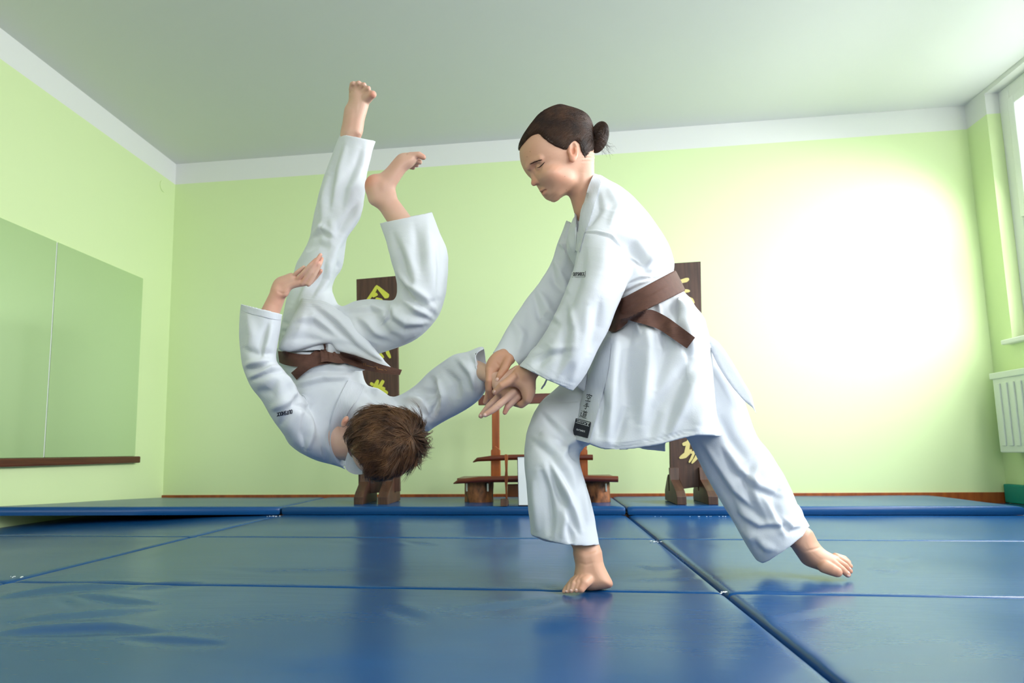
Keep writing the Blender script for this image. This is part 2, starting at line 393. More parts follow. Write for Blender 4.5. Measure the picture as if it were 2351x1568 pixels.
# white scuffs on the near mats and foam crumbs along the seams
def flake(x, y, L, Wd, ang, seed, z=.0015):
    r_ = random.Random(seed); c = ptz(x, y, 0); n = 9
    p = []
    for k in range(n):
        t = 2*math.pi*k/n; rr = 0.6+0.5*r_.random()
        u, v = math.cos(t)*L*rr, math.sin(t)*Wd*rr
        p.append((c[0]+u*math.cos(ang)-v*math.sin(ang), c[1]+u*math.sin(ang)+v*math.cos(ang), c[2]+z))
    return p
b = B()
for i in range(70):
    if i < 18: x, y = 640-i*.4+random.uniform(-22, 5), 1185.5+random.uniform(-1, 1)
    elif i < 30: x, y = 1513+random.uniform(-22, 8), 1243+random.uniform(-2, 2)
    elif i < 40: x, y = 1663+random.uniform(-8, 14), 1361+random.uniform(-2, 2)
    elif i < 48: x, y = 36+random.uniform(-12, 16), 1325+random.uniform(-2, 2)
    elif i < 60: x, y = random.uniform(1480, 1670), 1186
    else: x, y = random.uniform(180, 640), 1181+random.uniform(-1, 1)
    c = ptz(x, y, 0); s = random.uniform(.001, .0032)
    b.prism(flake(x, y, s*1.6, s*.8, random.uniform(0, 3), i, .0), (0, 0, .0018))
tag(b.build('foam_crumbs', FOAM), 'white foam crumbs caught in the mat seams', 'crumbs', kind='stuff')
# ------------------------------------------------------------------ carved boards
def brush(strokes, Y, mt, parent, name='painted_character', lift=.004, tf=None):
    """brush strokes: list of [(x,y,halfwidth px)...] laid as thin solid paint on a board"""
    b = B()
    for si, st in enumerate(strokes):
        Y = Y-.0005; P = np.array([[s[0], s[1]] for s in st], float); Wd = [s[2] for s in st]
        # resample smoothly
        n = 6*(len(P)-1)+1; t = np.linspace(0, len(P)-1, n); i = np.minimum(t.astype(int), len(P)-2); f = t-i
        Q = P[i]*(1-f)[:, None]+P[i+1]*f[:, None]; Wq = np.interp(t, range(len(P)), Wd)
        T_ = np.gradient(Q, axis=0); T_ /= np.linalg.norm(T_, axis=1)[:, None]+1e-9; N = np.stack([-T_[:, 1], T_[:, 0]], -1)
        Wq = Wq*np.clip(np.sin(np.pi*np.linspace(.12, .88, n))*1.6, 0, 1)
        Lp = Q+N*Wq[:, None]; Rp = Q-N*Wq[:, None]
        f = [[b.bm.verts.new(tuple(pt(x, y, Y))) for x, y in S] for S in (Lp, Rp)]; k = [[b.bm.verts.new(tuple(pt(x, y, Y)+[0, lift, 0])) for x, y in S] for S in (Lp, Rp)]
        for i_ in range(n-1):
            b.bm.faces.new([f[0][i_], f[0][i_+1], f[1][i_+1], f[1][i_]]); b.bm.faces.new([f[0][i_], k[0][i_], k[0][i_+1], f[0][i_+1]]); b.bm.faces.new([f[1][i_], f[1][i_+1], k[1][i_+1], k[1][i_]])
        b.bm.faces.new([f[0][0], f[1][0], k[1][0], k[0][0]]); b.bm.faces.new([f[0][-1], k[0][-1], k[1][-1], f[1][-1]])
    return b.build(name, mt, parent)
def carved_board(c, Yb_, feet, label, strokes, gold):
    r = empty('carved_board', tuple(pt((c[0][0]+c[1][0])/2, c[2][1]+25, Yb_)), label=label, cat='sign board', group='dark upright boards with painted characters')
    q = [pt(*p, Yb_) for p in c]            # tl, tr, br, bl
    b = B(); d = np.array([0, .03, 0])
    b.hexa([q[3], q[2], q[2]+d, q[3]+d, q[0], q[1], q[1]+d, q[0]+d], .003)
    b.build('board', BOARDW, r)
    for k, st in enumerate(strokes): brush(st, Yb_-.003, gold, r)
    for fx0, fx1, s in feet:
        # foot: side profile swept across its width (thick stepped bracket)
        yb = Yb_; P0 = ptz(fx0, 1159, .047); P1 = ptz(fx1, 1159, .047); x0, x1 = P0[0], P1[0]; z = .047; yf = P0[1]
        prof = [(yf, z), (yf, z+.045), (yf+.035, z+.075), (yb-.045, z+.13), (yb-.03, z+.20), (yb-.003, z+.20), (yb-.003, z+.06), (yb+.034, z+.06), (yb+.034, z+.16), (yb+.07, z+.14), (yb+.16, z+.06), (yb+.17, z)]
        B().prism([(x0, y, zz) for y, zz in prof], (x1-x0, 0, 0), .003).build('foot', BOARDW, r)
    return r
# left board: the three characters of 合気道 (partly hidden)
A1 = [[(866, 655, 3), (858, 670, 4), (846, 686, 3), (834, 699, 2)], [(864, 656, 3), (876, 668, 5), (888, 680, 7), (891, 683, 3)], [(855, 681, 3), (866, 674, 4)], [(862, 686, 4), (878, 689, 3)],
      [(846, 700, 3), (880, 700, 3)], [(848, 702, 3), (850, 726, 3)], [(880, 701, 3), (877, 726, 3)], [(850, 725, 3), (878, 724, 3)]]
A2 = [[(866, 745, 4), (850, 768, 3)], [(856, 765, 3), (888, 762, 3)], [(858, 778, 3), (884, 776, 3)], [(855, 792, 3), (884, 788, 3), (890, 810, 4), (896, 822, 3)], [(862, 800, 3), (880, 822, 4)], [(880, 800, 3), (858, 826, 3)]]
A3 = [[(868, 872, 3), (863, 884, 5), (856, 893, 2)], [(880, 873, 4), (874, 884, 4), (866, 892, 3)], [(850, 879, 3), (857, 884, 4)], [(852, 893, 3), (872, 890, 4), (884, 892, 3)], [(868, 893, 3), (880, 899, 6), (890, 903, 4)],
      [(858, 900, 3), (858, 930, 3)], [(880, 902, 3), (880, 930, 3)], [(860, 912, 2), (880, 912, 2)], [(860, 930, 3), (880, 930, 3)], [(840, 935, 4), (870, 950, 4), (900, 948, 3)]]
carved_board([(818, 641), (911, 633), (918, 1128), (823, 1134)], 4.02, [(812, 833, 0), (867, 890, 0)],
             'tall dark board behind the falling boy, yellow-green characters', [A1, A2, A3], GOLD)
B1 = [[(1530, 650, 4), (1560, 647, 4), (1575, 643, 5), (1582, 640, 3)], [(1528, 665, 3), (1560, 664, 4)], [(1566, 657, 3), (1562, 672, 4), (1574, 668, 4), (1584, 668, 3)], [(1576, 682, 3), (1588, 688, 4), (1594, 696, 2)],
      [(1545, 668, 3), (1545, 700, 4)], [(1530, 702, 4), (1560, 698, 3)]]
B2 = [[(1582, 1007, 4), (1578, 1030, 5), (1574, 1044, 4)], [(1567, 1021, 4), (1584, 1015, 5)], [(1560, 1052, 3), (1572, 1046, 6), (1583, 1037, 5), (1588, 1032, 2)],
      [(1592, 1010, 3), (1592, 1030, 3)], [(1605, 1010, 3), (1604, 1030, 3)], [(1592, 1020, 2), (1604, 1020, 2)], [(1586, 1040, 3), (1608, 1034, 3)], [(1594, 1038, 3), (1588, 1052, 3), (1582, 1062, 2)], [(1604, 1036, 3), (1598, 1052, 4), (1588, 1064, 2)]]
B3 = [[(x+705, y-85, w) for x, y, w in st] for st in A3]
carved_board([(1531, 605), (1609, 600), (1618, 1116), (1540, 1126)], 4.02, [(1555, 1577, 0), (1627, 1650, 0)],
             'tall dark board behind the standing girl, pale gold characters', [B1, B2, B3], GOLD2)

# ------------------------------------------------------------------ wooden rack (gate shaped) with shelf on logs
RB = 4.10
rk = empty('wooden_rack', tuple(ptz(1230, 1158, .047)), label='red-brown wooden gate-shaped weapon rack between the two dark boards', cat='rack')
def slab(c, Y0, Y1, name, mt, parent, bev=.004):
    """quad in the picture (tl,tr,br,bl) at depth Y0, extruded straight back to Y1"""
    q = [pt(*p, Y0) for p in c]; d = np.array([0, Y1-Y0, 0])
    return B().hexa([q[3], q[2], q[2]+d, q[3]+d, q[0], q[1], q[1]+d, q[0]+d], bev).build(name, mt, parent)
slab([(1098, 907), (1398, 899), (1398, 921), (1098, 930)], RB, RB+.05, 'top_beam', REDW2, rk)
for a, b_ in ((1129, 1146), (1330, 1347)):
    slab([(a, 922), (b_, 922), (b_+1, 1104), (a+1, 1104)], RB+.01, RB+.045, 'post', REDW, rk)
    c0, c1 = a-1, b_+2
    q = [pt(x, y, RB-.012) for x, y in ((c0-1, 1098), (c0-1, 1034), (c0+2, 1031), ((c0+c1)/2-1, 1024), (c1-2, 1031), (c1, 1034), (c1+1, 1098))]
    B().prism(q, (0, .06, 0), .003).build('post_block', REDW, rk)
# lower shelf board on two logs
slab([(1049, 1098), (1412, 1094), (1420, 1106), (1049, 1108)], 3.93, 4.25, 'shelf', REDW2, rk)
slab([(1165, 1112), (1345, 1110), (1345, 1141), (1165, 1141)], 4.02, 4.05, 'cross_board', REDW, rk)
def log(x0, x1, parent):
    c0 = pt(x0, 1150, 4.06); c1 = pt(x1, 1150, 4.06); cx = (c0[0]+c1[0])/2; rr = abs(c1[0]-c0[0])/2
    zt_ = pt((x0+x1)/2, 1106, 4.02)[2]; b = B(); n = 36; zs = np.linspace(.047, zt_, 12); R_ = random.Random(int(x0))
    ph = [R_.random()*6 for _ in range(4)]; rings = []
    for z in zs:
        rings.append([b.bm.verts.new((cx+(rr+.004*math.sin(3*t+ph[0]+z*9)+.003*math.sin(7*t+ph[1]-z*20))*math.cos(t), 4.06+(rr+.004*math.sin(3*t+ph[0]+z*9)+.003*math.sin(7*t+ph[1]-z*20))*math.sin(t), z)) for t in [2*math.pi*k/n for k in range(n)]])
    for a, c in zip(rings, rings[1:]):
        for k in range(n): b.bm.faces.new([a[k], a[(k+1) % n], c[(k+1) % n], c[k]])
    b.bm.faces.new(rings[0]); b.bm.faces.new(rings[-1])
    lg = b.build('log_leg', LOGW, parent, True)
    for fx in (x0+5, x1-12):
        q = pt(fx, 1112, 4.06-rr*.75)
        h = B().box((q[0]-.005, q[1]-.012, q[2]-.042), (q[0]+.005, q[1]-.008, q[2]+.006), .0015)
        h.tube([(q[0], q[1]-.018, q[2]-.008), (q[0], q[1]-.01, q[2]-.008)], .004, 8); h.tube([(q[0], q[1]-.018, q[2]-.034), (q[0], q[1]-.01, q[2]-.034)], .004, 8)
        h.build('hinge', METAL, lg)
log(1067, 1132, rk); log(1339, 1403, rk)
# two wooden practice swords
def sword(P, Y, rad, label):
    b = B(); n = len(P); pts_ = [pt(x, y, Y) for x, y in P]
    b.tube(pts_, rad, 10)
    o = b.build('wooden_sword', REDW2, None, True)
    return tag(o, label, 'wooden sword', 'wooden practice swords on the rack')
sword([(1086, 1061), (1096, 1055), (1130, 1052), (1170, 1050), (1230, 1049), (1361, 1050)], 4.03, [.003, .012, .017, .017, .017, .017], 'curved red-brown wooden sword on the upper level of the rack')
sword([(1041, 1110), (1054, 1105), (1100, 1101), (1150, 1100), (1230, 1098), (1330, 1098), (1419, 1100)], 3.90, [.003, .014, .018, .018, .018, .018, .018], 'red-brown wooden sword along the front of the low shelf')
# little upright holder for the swords
hd = empty('sword_holder', tuple(ptz(1161, 1160, .047)), label='slim brown upright holder standing in front of the swords', cat='holder')
q = [(1158, 1046), (1159, 1043), (1164, 1043), (1166, 1046), (1165, 1080), (1166, 1100), (1164, 1120), (1165, 1150), (1161, 1150), (1160, 1120), (1158, 1100), (1160, 1080)]
B().prism([pt(x, y, 3.84) for x, y in q], (0, .02, 0), .002).build('upright', REDW, hd)
q = [(1152, 1161), (1155, 1148), (1168, 1148), (1167, 1163), (1152, 1162)]
f0 = ptz(1158, 1162, .047)
B().prism([(f0[0]-.022, f0[1]-.01, .047), (f0[0]-.022, f0[1]+.01, .085), (f0[0]-.022, f0[1]+.06, .085), (f0[0]-.022, f0[1]+.16, .06), (f0[0]-.022, f0[1]+.16, .047)], (.04, 0, 0), .003).build('foot', BOARDW, hd)
# white framed picture standing on the mat
pf = empty('framed_picture', tuple(ptz(1215, 1162, .047)), label='white framed picture standing on the mat behind the girl\'s front leg', cat='picture')
P0 = ptz(1190, 1162, .047); y = P0[1]; z1 = pt(1190, 1048, y+.02)[2]; x0 = P0[0]; x1 = x0+.27
PAPER = mat('white_paper', (0.86, 0.88, 0.88), 0.5, noise=((5, 5, 7), (0.70, 0.73, 0.74), 0.35)); BLK = mat('thin_dark_frame', (0.02, 0.02, 0.03), 0.3)
b = B(); t = .003
b.box((x0, y, .047), (x0+t, y+.015, z1)); b.box((x1-t, y, .047), (x1, y+.015, z1)); b.box((x0, y, .047), (x1, y+.015, .047+.006)); b.box((x0, y, z1-t), (x1, y+.015, z1))
b.build('frame', BLK, pf)
B().box((x0+t, y+.003, .052), (x1-t, y+.013, z1-t)).build('sheet', PAPER, pf)
# ------------------------------------------------------------------ implicit modelling kit (numpy fields -> mesh)
from mathutils.bvhtree import BVHTree
def catmull(P, sub):
    P = np.array(P, float); n = len(P)
    if n < 3 or sub <= 1: return P
    out = []
    for i in range(n-1):
        a = P[max(i-1, 0)]; b = P[i]; c = P[i+1]; d = P[min(i+2, n-1)]
        for k in range(sub):
            t = k/sub
            out.append(0.5*((2*b)+(-a+c)*t+(2*a-5*b+4*c-d)*t*t+(-a+3*b-3*c+d)*t**3))
    out.append(P[-1]); return np.array(out)
def catmull_closed(P, sub):
    P = np.array(P, float); n = len(P); out = []
    for i in range(n):
        a, b, c, d = P[i-1], P[i], P[(i+1) % n], P[(i+2) % n]
        for k in range(sub):
            t = k/sub
            out.append(0.5*((2*b)+(-a+c)*t+(2*a-5*b+4*c-d)*t*t+(-a+3*b-3*c+d)*t**3))
    return np.array(out)
class Cam:
    """picture-ray space: x, y in picture units, w = distance into the room"""
    def co(s, P): px, py = proj(P); return px, py, P[:, 1]
    def scale(s, w): return w/F_PX*1.03
    def world(s, x, y, w): return pt(x, y, w)
class Frame:
    """local space of a rigid frame: x along A, y along Bv, w along Cv (metres)"""
    def __init__(s, o, A, Bv, Cv): s.o = np.array(o, float); s.M = np.array([A, Bv, Cv], float)
    def co(s, P): q = (P-s.o)@s.M.T; return q[:, 0], q[:, 1], q[:, 2]
    def scale(s, w): return 1.0
    def world(s, x, y, w): return s.o+x*s.M[0]+y*s.M[1]+w*s.M[2]
CAM = Cam()
class Sdf:
    def __init__(s, vox): s.vox = vox; s.pr = []
    def add(s, fn, lo, hi, k=0.0, op='u'):
        m = .018+k; s.pr.append((fn, np.array(lo)-m, np.array(hi)+m, k, op)); return s
    def tube(s, st, k=.012, op='u', sp=CAM, sub=3, ex=2.0, ext=0.0):
        """loft: rows xL,yL,xR,yR,W,b"""
        S = catmull(st, sub); n = len(S); c = []
        for r in S:
            for e in ((r[0], r[1]), (r[2], r[3])):
                for sg in (-1, 1): c.append(sp.world(e[0], e[1], r[4]+sg*r[5]))
        c = np.array(c)
        def fn(P, S=S):
            x, y, w = sp.co(P); d = np.full(len(P), .05)
            x0, x1, y0, y1 = x.min(), x.max(), y.min(), y.max()
            for i in range(n-1):
                a, b_ = S[i], S[i+1]; sc = sp.scale((a[4]+b_[4])/2); mg = .03/sc
                if max(a[0], a[2], b_[0], b_[2])+mg < x0 or min(a[0], a[2], b_[0], b_[2])-mg > x1 or max(a[1], a[3], b_[1], b_[3])+mg < y0 or min(a[1], a[3], b_[1], b_[3])-mg > y1: continue
                def line(r):
                    nx, ny = -(r[3]-r[1]), r[2]-r[0]; l = math.hypot(nx, ny); return (x-r[0])*nx/l+(y-r[1])*ny/l
                s0 = line(a); s1 = line(b_)
                cb = (b_[0]+b_[2]-a[0]-a[2])/2, (b_[1]+b_[3]-a[1]-a[3])/2
                nx, ny = -(a[3]-a[1]), a[2]-a[0]
                sg = 1.0 if cb[0]*nx+cb[1]*ny > 0 else -1.0
                s0 = s0*sg; s1 = -s1*sg
                den = s0+s1; t = np.clip(s0/np.where(np.abs(den) < 1e-6, 1e-6, den), 0, 1)
                lx = a[0]+(b_[0]-a[0])*t; ly = a[1]+(b_[1]-a[1])*t; rx = a[2]+(b_[2]-a[2])*t; ry = a[3]+(b_[3]-a[3])*t
                W = a[4]+(b_[4]-a[4])*t; bb = a[5]+(b_[5]-a[5])*t
                dx, dy = (rx-lx)/2, (ry-ly)/2; h2 = dx*dx+dy*dy
                u = ((x-(lx+rx)/2)*dx+(y-(ly+ry)/2)*dy)/h2; v = (w-W)/bb
                if ex == 2.0: r_ = np.sqrt(u*u+v*v)
                else: r_ = (np.abs(u)**ex+np.abs(v)**ex)**(1/ex)
                dt = (r_-1)*np.minimum(np.sqrt(h2)*sc, bb)
                e0 = 0.0 if i > 0 else ext; e1 = 0.0 if i < n-2 else ext
                ov0 = .0012 if i > 0 else e0; ov1 = .0012 if i < n-2 else e1
                de = np.maximum(-s0*sc-ov0, -s1*sc-ov1)
                d = np.minimum(d, np.maximum(dt, de))
            return d
        return s.add(fn, c.min(0)-ext, c.max(0)+ext, k, op)
    def pillow(s, poly, W, b, R, k=.01, op='u', smooth=3, grad=(0, 0), cen=None, blur=0):
        """outline inflated to half thickness b, rounding over R picture units"""
        Pq = catmull_closed(poly, smooth) if smooth > 1 else np.array(poly, float)
        lo = Pq.min(0)-30; hi = Pq.max(0)+30; stp = 2.0
        gx = np.arange(lo[0], hi[0]+stp, stp); gy = np.arange(lo[1], hi[1]+stp, stp)
        X, Y = np.meshgrid(gx, gy, indexing='ij'); best = np.full(X.shape, 1e9); ins = np.zeros(X.shape, bool)
        for i in range(len(Pq)):
            a = Pq[i-1]; c = Pq[i]; d = c-a; l2 = d@d+1e-9
            t = np.clip(((X-a[0])*d[0]+(Y-a[1])*d[1])/l2, 0, 1)
            best = np.minimum(best, np.hypot(X-a[0]-t*d[0], Y-a[1]-t*d[1]))
            cr = ((a[1] > Y) != (c[1] > Y)) & (X < (c[0]-a[0])*(Y-a[1])/((c[1]-a[1]) if abs(c[1]-a[1]) > 1e-9 else 1e-9)+a[0])
            ins ^= cr
        G = np.where(ins, best, -best)
        for _ in range(blur):
            G2 = G.copy(); G2[1:-1, 1:-1] = (G[1:-1, 1:-1]*2+G[:-2, 1:-1]+G[2:, 1:-1]+G[1:-1, :-2]+G[1:-1, 2:])/6
            G = np.where(G > 6, G2, G)
        c0 = cen if cen is not None else Pq.mean(0)
        def look(x, y):
            fx = np.clip((x-gx[0])/stp, 0, len(gx)-1.001); fy = np.clip((y-gy[0])/stp, 0, len(gy)-1.001)
            i = fx.astype(int); j = fy.astype(int); a = fx-i; c = fy-j
            return (G[i, j]*(1-a)*(1-c)+G[i+1, j]*a*(1-c)+G[i, j+1]*(1-a)*c+G[i+1, j+1]*a*c)
        def fn(P):
            x, y, w = CAM.co(P); sd = look(x, y); Wc = W+grad[0]*(x-c0[0])+grad[1]*(y-c0[1]); sc = W/F_PX
            if op == 'cut': return sd*sc          # keeps what lies outside the outline
            t = np.maximum(1-sd/R, 0); r_ = np.sqrt(t*t+((w-Wc)/b)**2)
            return (r_-1)*min(R*sc, b)
        dW = abs(grad[0])*(hi[0]-lo[0])+abs(grad[1])*(hi[1]-lo[1])
        cs = np.array([pt(x, y, W+sg*(b+dW)) for x in (lo[0]+30, hi[0]-30) for y in (lo[1]+30, hi[1]-30) for sg in (-1, 1)])
        return s.add(fn, cs.min(0), cs.max(0), k, op)
    def ell(s, c, rad, axes=None, k=.008, op='u'):
        c = np.array(c, float); A = np.eye(3) if axes is None else np.array(axes, float); rad = np.array(rad, float)
        def fn(P): q = ((P-c)@A.T)/rad; return (np.sqrt((q*q).sum(1))-1)*rad.min()
        m = rad.max(); return s.add(fn, c-m, c+m, k, op)
    def caps(s, pts_, rad, k=.006, op='u'):
        pts_ = [np.array(p, float) for p in pts_]
        if not hasattr(rad, '__len__'): rad = [rad]*len(pts_)
        A = np.array(pts_); m = max(rad)
        def fn(P):
            d = np.full(len(P), .05)
            for a, b_, ra, rb in zip(pts_, pts_[1:], rad, rad[1:]):
                ab = b_-a; t = np.clip(((P-a)@ab)/(ab@ab), 0, 1)
                dd = np.sqrt((((P-a)-t[:, None]*ab)**2).sum(1))-(ra+(rb-ra)*t)
                d = np.minimum(d, dd)
            return d
        return s.add(fn, A.min(0)-m, A.max(0)+m, k, op)
    def finger(s, P, r, k=.004):
        """picture chain (x,y,W) with half widths in picture units"""
        return s.caps([pt(*p) for p in P], [q*p[2]/F_PX*1.03 for q, p in zip(r, P)], k)
    def mesh(s, name, adapt=0):
        v = s.vox; N = 24
        lo = np.min([p[1] for p in s.pr if p[4] == 'u'], 0); hi = np.max([p[2] for p in s.pr if p[4] == 'u'], 0)
        i0 = np.floor(lo/v/N).astype(int); i1 = np.ceil(hi/v/N).astype(int)
        g = openvdb.FloatGrid(0.05); ar = np.arange(N)
        base = np.stack(np.meshgrid(ar, ar, ar, indexing='ij'), -1).reshape(-1, 3)*v
        cr = np.linspace(0, N*v, 4); coarse = np.stack(np.meshgrid(cr, cr, cr, indexing='ij'), -1).reshape(-1, 3); hd = cr[1]*.87+2*v
        def field(P, act):
            D = np.full(len(P), .05)
            for fn, _, _, k, op in act:
                d = fn(P)
                if op == 'u':
                    if k > 0:
                        h = np.clip(.5+.5*(D-d)/k, 0, 1); D = D*(1-h)+d*h-k*h*(1-h)
                    else: D = np.minimum(D, d)
                else:
                    e = -d if op == 's' else d
                    if k > 0 and op == 's':
                        h = np.clip(.5-.5*(D-e)/k, 0, 1); D = D*(1-h)+e*h+k*h*(1-h)
                    else: D = np.maximum(D, e)
            return np.clip(D, -.05, .05)
        for i in range(i0[0], i1[0]):
            for j in range(i0[1], i1[1]):
                for k_ in range(i0[2], i1[2]):
                    b0 = np.array([i, j, k_])*N*v; b1 = b0+N*v
                    act = [p for p in s.pr if (p[1] <= b1).all() and (p[2] >= b0).all()]
                    if not any(p[4] == 'u' for p in act): continue
                    Dc = field(coarse+b0, act)
                    if Dc.min() > hd: continue
                    if Dc.max() < -hd: g.fill(tuple(int(q)*N for q in (i, j, k_)), tuple(int(q)*N+N-1 for q in (i, j, k_)), -.05); continue
                    D = field(base+b0, act).astype(np.float32).reshape(N, N, N)
                    g.copyFromArray(D, ijk=(i*N, j*N, k_*N))
        pts_, quads = g.convertToQuads(isovalue=0.0)
        pts_ = np.asarray(pts_, float)*v; quads = np.asarray(quads)
        a, b_, c = pts_[quads[:, 0]], pts_[quads[:, 1]], pts_[quads[:, 2]]
        if (np.cross(b_-a, c-a)*a).sum() < 0: quads = quads[:, ::-1]      # normals outwards
        me = fast_mesh(name, pts_, quads)
        return me
def vco(me):
    a = np.empty(len(me.vertices)*3, np.float32); me.vertices.foreach_get('co', a); return a.reshape(-1, 3).astype(float)
def vno(me):
    a = np.empty(len(me.vertices)*3, np.float32); me.vertex_normals.foreach_get('vector', a); return a.reshape(-1, 3).astype(float)
def setco(me, c): me.vertices.foreach_set('co', np.asarray(c, np.float32).ravel()); me.update()
def laplace(me, it=2, f=.5, zones=None):
    c = vco(me); w = np.ones((len(c), 1))
    if zones: w = np.clip(sum(np.exp(-(np.linalg.norm(c-np.array(z), axis=1)/r)**4) for z, r in zones), 0, 1)[:, None]
    e = np.empty(len(me.edges)*2, np.int32); me.edges.foreach_get('vertices', e); e = e.reshape(-1, 2)
    deg = np.bincount(e.ravel(), minlength=len(c)).astype(float)[:, None]
    for _ in range(it):
        s = np.stack([np.bincount(e[:, 0], c[e[:, 1], a], len(c))+np.bincount(e[:, 1], c[e[:, 0], a], len(c)) for a in range(3)], -1)
        c = c*(1-f*w)+s/np.maximum(deg, 1)*f*w
    setco(me, c)
def sculpt(me, strokes, noise=0.0, freq=14, seed=0, nmask=None, thin=True, gain=1.0):
    """push vertices along their normals: picture-space fold strokes on the side that faces the viewer, and soft folds all over"""
    c = vco(me); n = vno(me); v = c-O; v /= np.linalg.norm(v, axis=1)[:, None]
    face = np.clip(-(n*v).sum(1)*2.2, 0, 1)
    px, py = proj(c); d = np.zeros(len(c)); tot = np.zeros(len(c))
    for s in strokes:
        f = stroke_field(px, py, [s[:4]])*gain
        if len(s) > 4: f = f*((c[:, 1] > s[4][0]) & (c[:, 1] < s[4][1]))
        d += f*face; tot += f
    if noise:
        r = np.random.default_rng(seed); q = c*freq
        w1 = np.sin(q@r.normal(size=3)*.6+1)*1.4; w2 = np.sin(q@r.normal(size=3)*.5+2)*1.4
        z = 0
        for i in range(5):
            k = r.normal(size=3); k /= np.linalg.norm(k); z = z+np.sin(q@k*(1+.35*i)+w1*(i % 2)+w2*((i+1) % 2)+r.random()*6)/(1+.5*i)
        z = np.sign(z)*np.abs(z)**1.2
        d += noise*z*.5*(nmask(px, py) if nmask else 1)
    # inner walls of thin cloth follow the outer wall
    inner = np.nonzero(((n*v).sum(1) > .15) & (np.abs(tot) > .0006))[0]
    push = np.zeros_like(c)
    if thin and len(inner):
        bv = bvh_of(me)
        for i in inner:
            h = bv.ray_cast(Vector(c[i]-v[i]*.001), Vector(-v[i]), .016)
            if h[0] is not None: push[i] = -v[i]*tot[i]
    setco(me, c+n*d[:, None]+push)
def paint(me, spots, base=(1, 1, 1), name='tint'):
    """colour attribute: spots = (centre, radius, colour, strength)"""
    c = vco(me); col = np.tile(np.array([*base, 1.0]), (len(c), 1))
    for cen, r, cl, st in spots:
        w_ = np.exp(-(np.linalg.norm(c-np.array(cen), axis=1)/r)**2)*st
        col[:, :3] = col[:, :3]*(1-w_[:, None])+np.array(cl)*w_[:, None]
    a = me.color_attributes.new(name, 'FLOAT_COLOR', 'POINT'); a.data.foreach_set('color', col.astype(np.float32).ravel())
def bvh_of(me):
    c = vco(me); q = np.empty(len(me.loops), np.int32); me.loops.foreach_get('vertex_index', q)
    return BVHTree.FromPolygons(c.tolist(), q.reshape(-1, 4).tolist())
def ribbon(name, e1, e2, bvh, off, th, mt, parent, sub=6, nw=5, defY=1.8, lift=None, curl=None):
    """cloth strip between two picture polylines, lying on the surfaces of bvh (list), thickness th"""
    a = catmull(e1, sub); b_ = catmull(e2, sub); n = len(a)
    if len(b_) != n:
        t = np.linspace(0, len(b_)-1, n); i = np.minimum(t.astype(int), len(b_)-2); f = (t-i)[:, None]; b_ = b_[i]*(1-f)+b_[i+1]*f
    D = np.full((n, nw), np.nan); dirs = np.zeros((n, nw, 3))
    for i in range(n):
        for j in range(nw):
            s_ = j/(nw-1); x, y = a[i]*(1-s_)+b_[i]*s_; d = ray(x, y); l = np.linalg.norm(d); d = d/l; dirs[i, j] = d
            best = None
            for bt in (bvh if isinstance(bvh, (list, tuple)) else [bvh]):
                h = bt.ray_cast(Vector(O), Vector(d))
                if h[0] is not None and (best is None or h[3] < best): best = h[3]
            if best is not None: D[i, j] = best
    if np.isnan(D).all(): D[:] = defY
    # fill gaps along the strip, then smooth
    for _ in range(60):
        m = np.isnan(D)
        if not m.any(): break
        Q = np.pad(D, 1, constant_values=np.nan); st = np.stack([Q[:-2, 1:-1], Q[2:, 1:-1], Q[1:-1, :-2], Q[1:-1, 2:]])
        with np.errstate(all='ignore'):
            cnt = (~np.isnan(st)).sum(0); av = np.where(cnt > 0, np.nansum(st, 0)/np.maximum(cnt, 1), np.nan)
        D[m] = av[m]
    for _ in range(4):
        Q = np.pad(D, 1, mode='edge'); D = np.minimum(D, (Q[:-2, 1:-1]+Q[2:, 1:-1]+Q[1:-1, :-2]+Q[1:-1, 2:])/4*.6+D*.4)
    D = D-off
    if lift is not None: D = D-np.array([lift(i/(n-1)) for i in range(n)])[:, None]
    D1 = D+th; fr = O+dirs*D[..., None]; bk = O+dirs*D1[..., None]
    # round the long edges a little
    V = np.r_[fr.reshape(-1, 3), bk.reshape(-1, 3)]; idx = np.arange(n*nw).reshape(n, nw); N = n*nw
    q = [(idx[i, j], idx[i+1, j], idx[i+1, j+1], idx[i, j+1]) for i in range(n-1) for j in range(nw-1)]
    q += [(idx[i, j]+N, idx[i, j+1]+N, idx[i+1, j+1]+N, idx[i+1, j]+N) for i in range(n-1) for j in range(nw-1)]
    for i in range(n-1):
        q.append((idx[i, 0], idx[i, 0]+N, idx[i+1, 0]+N, idx[i+1, 0])); q.append((idx[i, -1], idx[i+1, -1], idx[i+1, -1]+N, idx[i, -1]+N))
    for j in range(nw-1):
        q.append((idx[0, j], idx[0, j+1], idx[0, j+1]+N, idx[0, j]+N)); q.append((idx[-1, j], idx[-1, j]+N, idx[-1, j+1]+N, idx[-1, j+1]))
    o = raw(name, V, q, mt, parent, True)
    try: o.data.set_sharp_from_angle(angle=math.radians(50))
    except Exception: pass
    return o
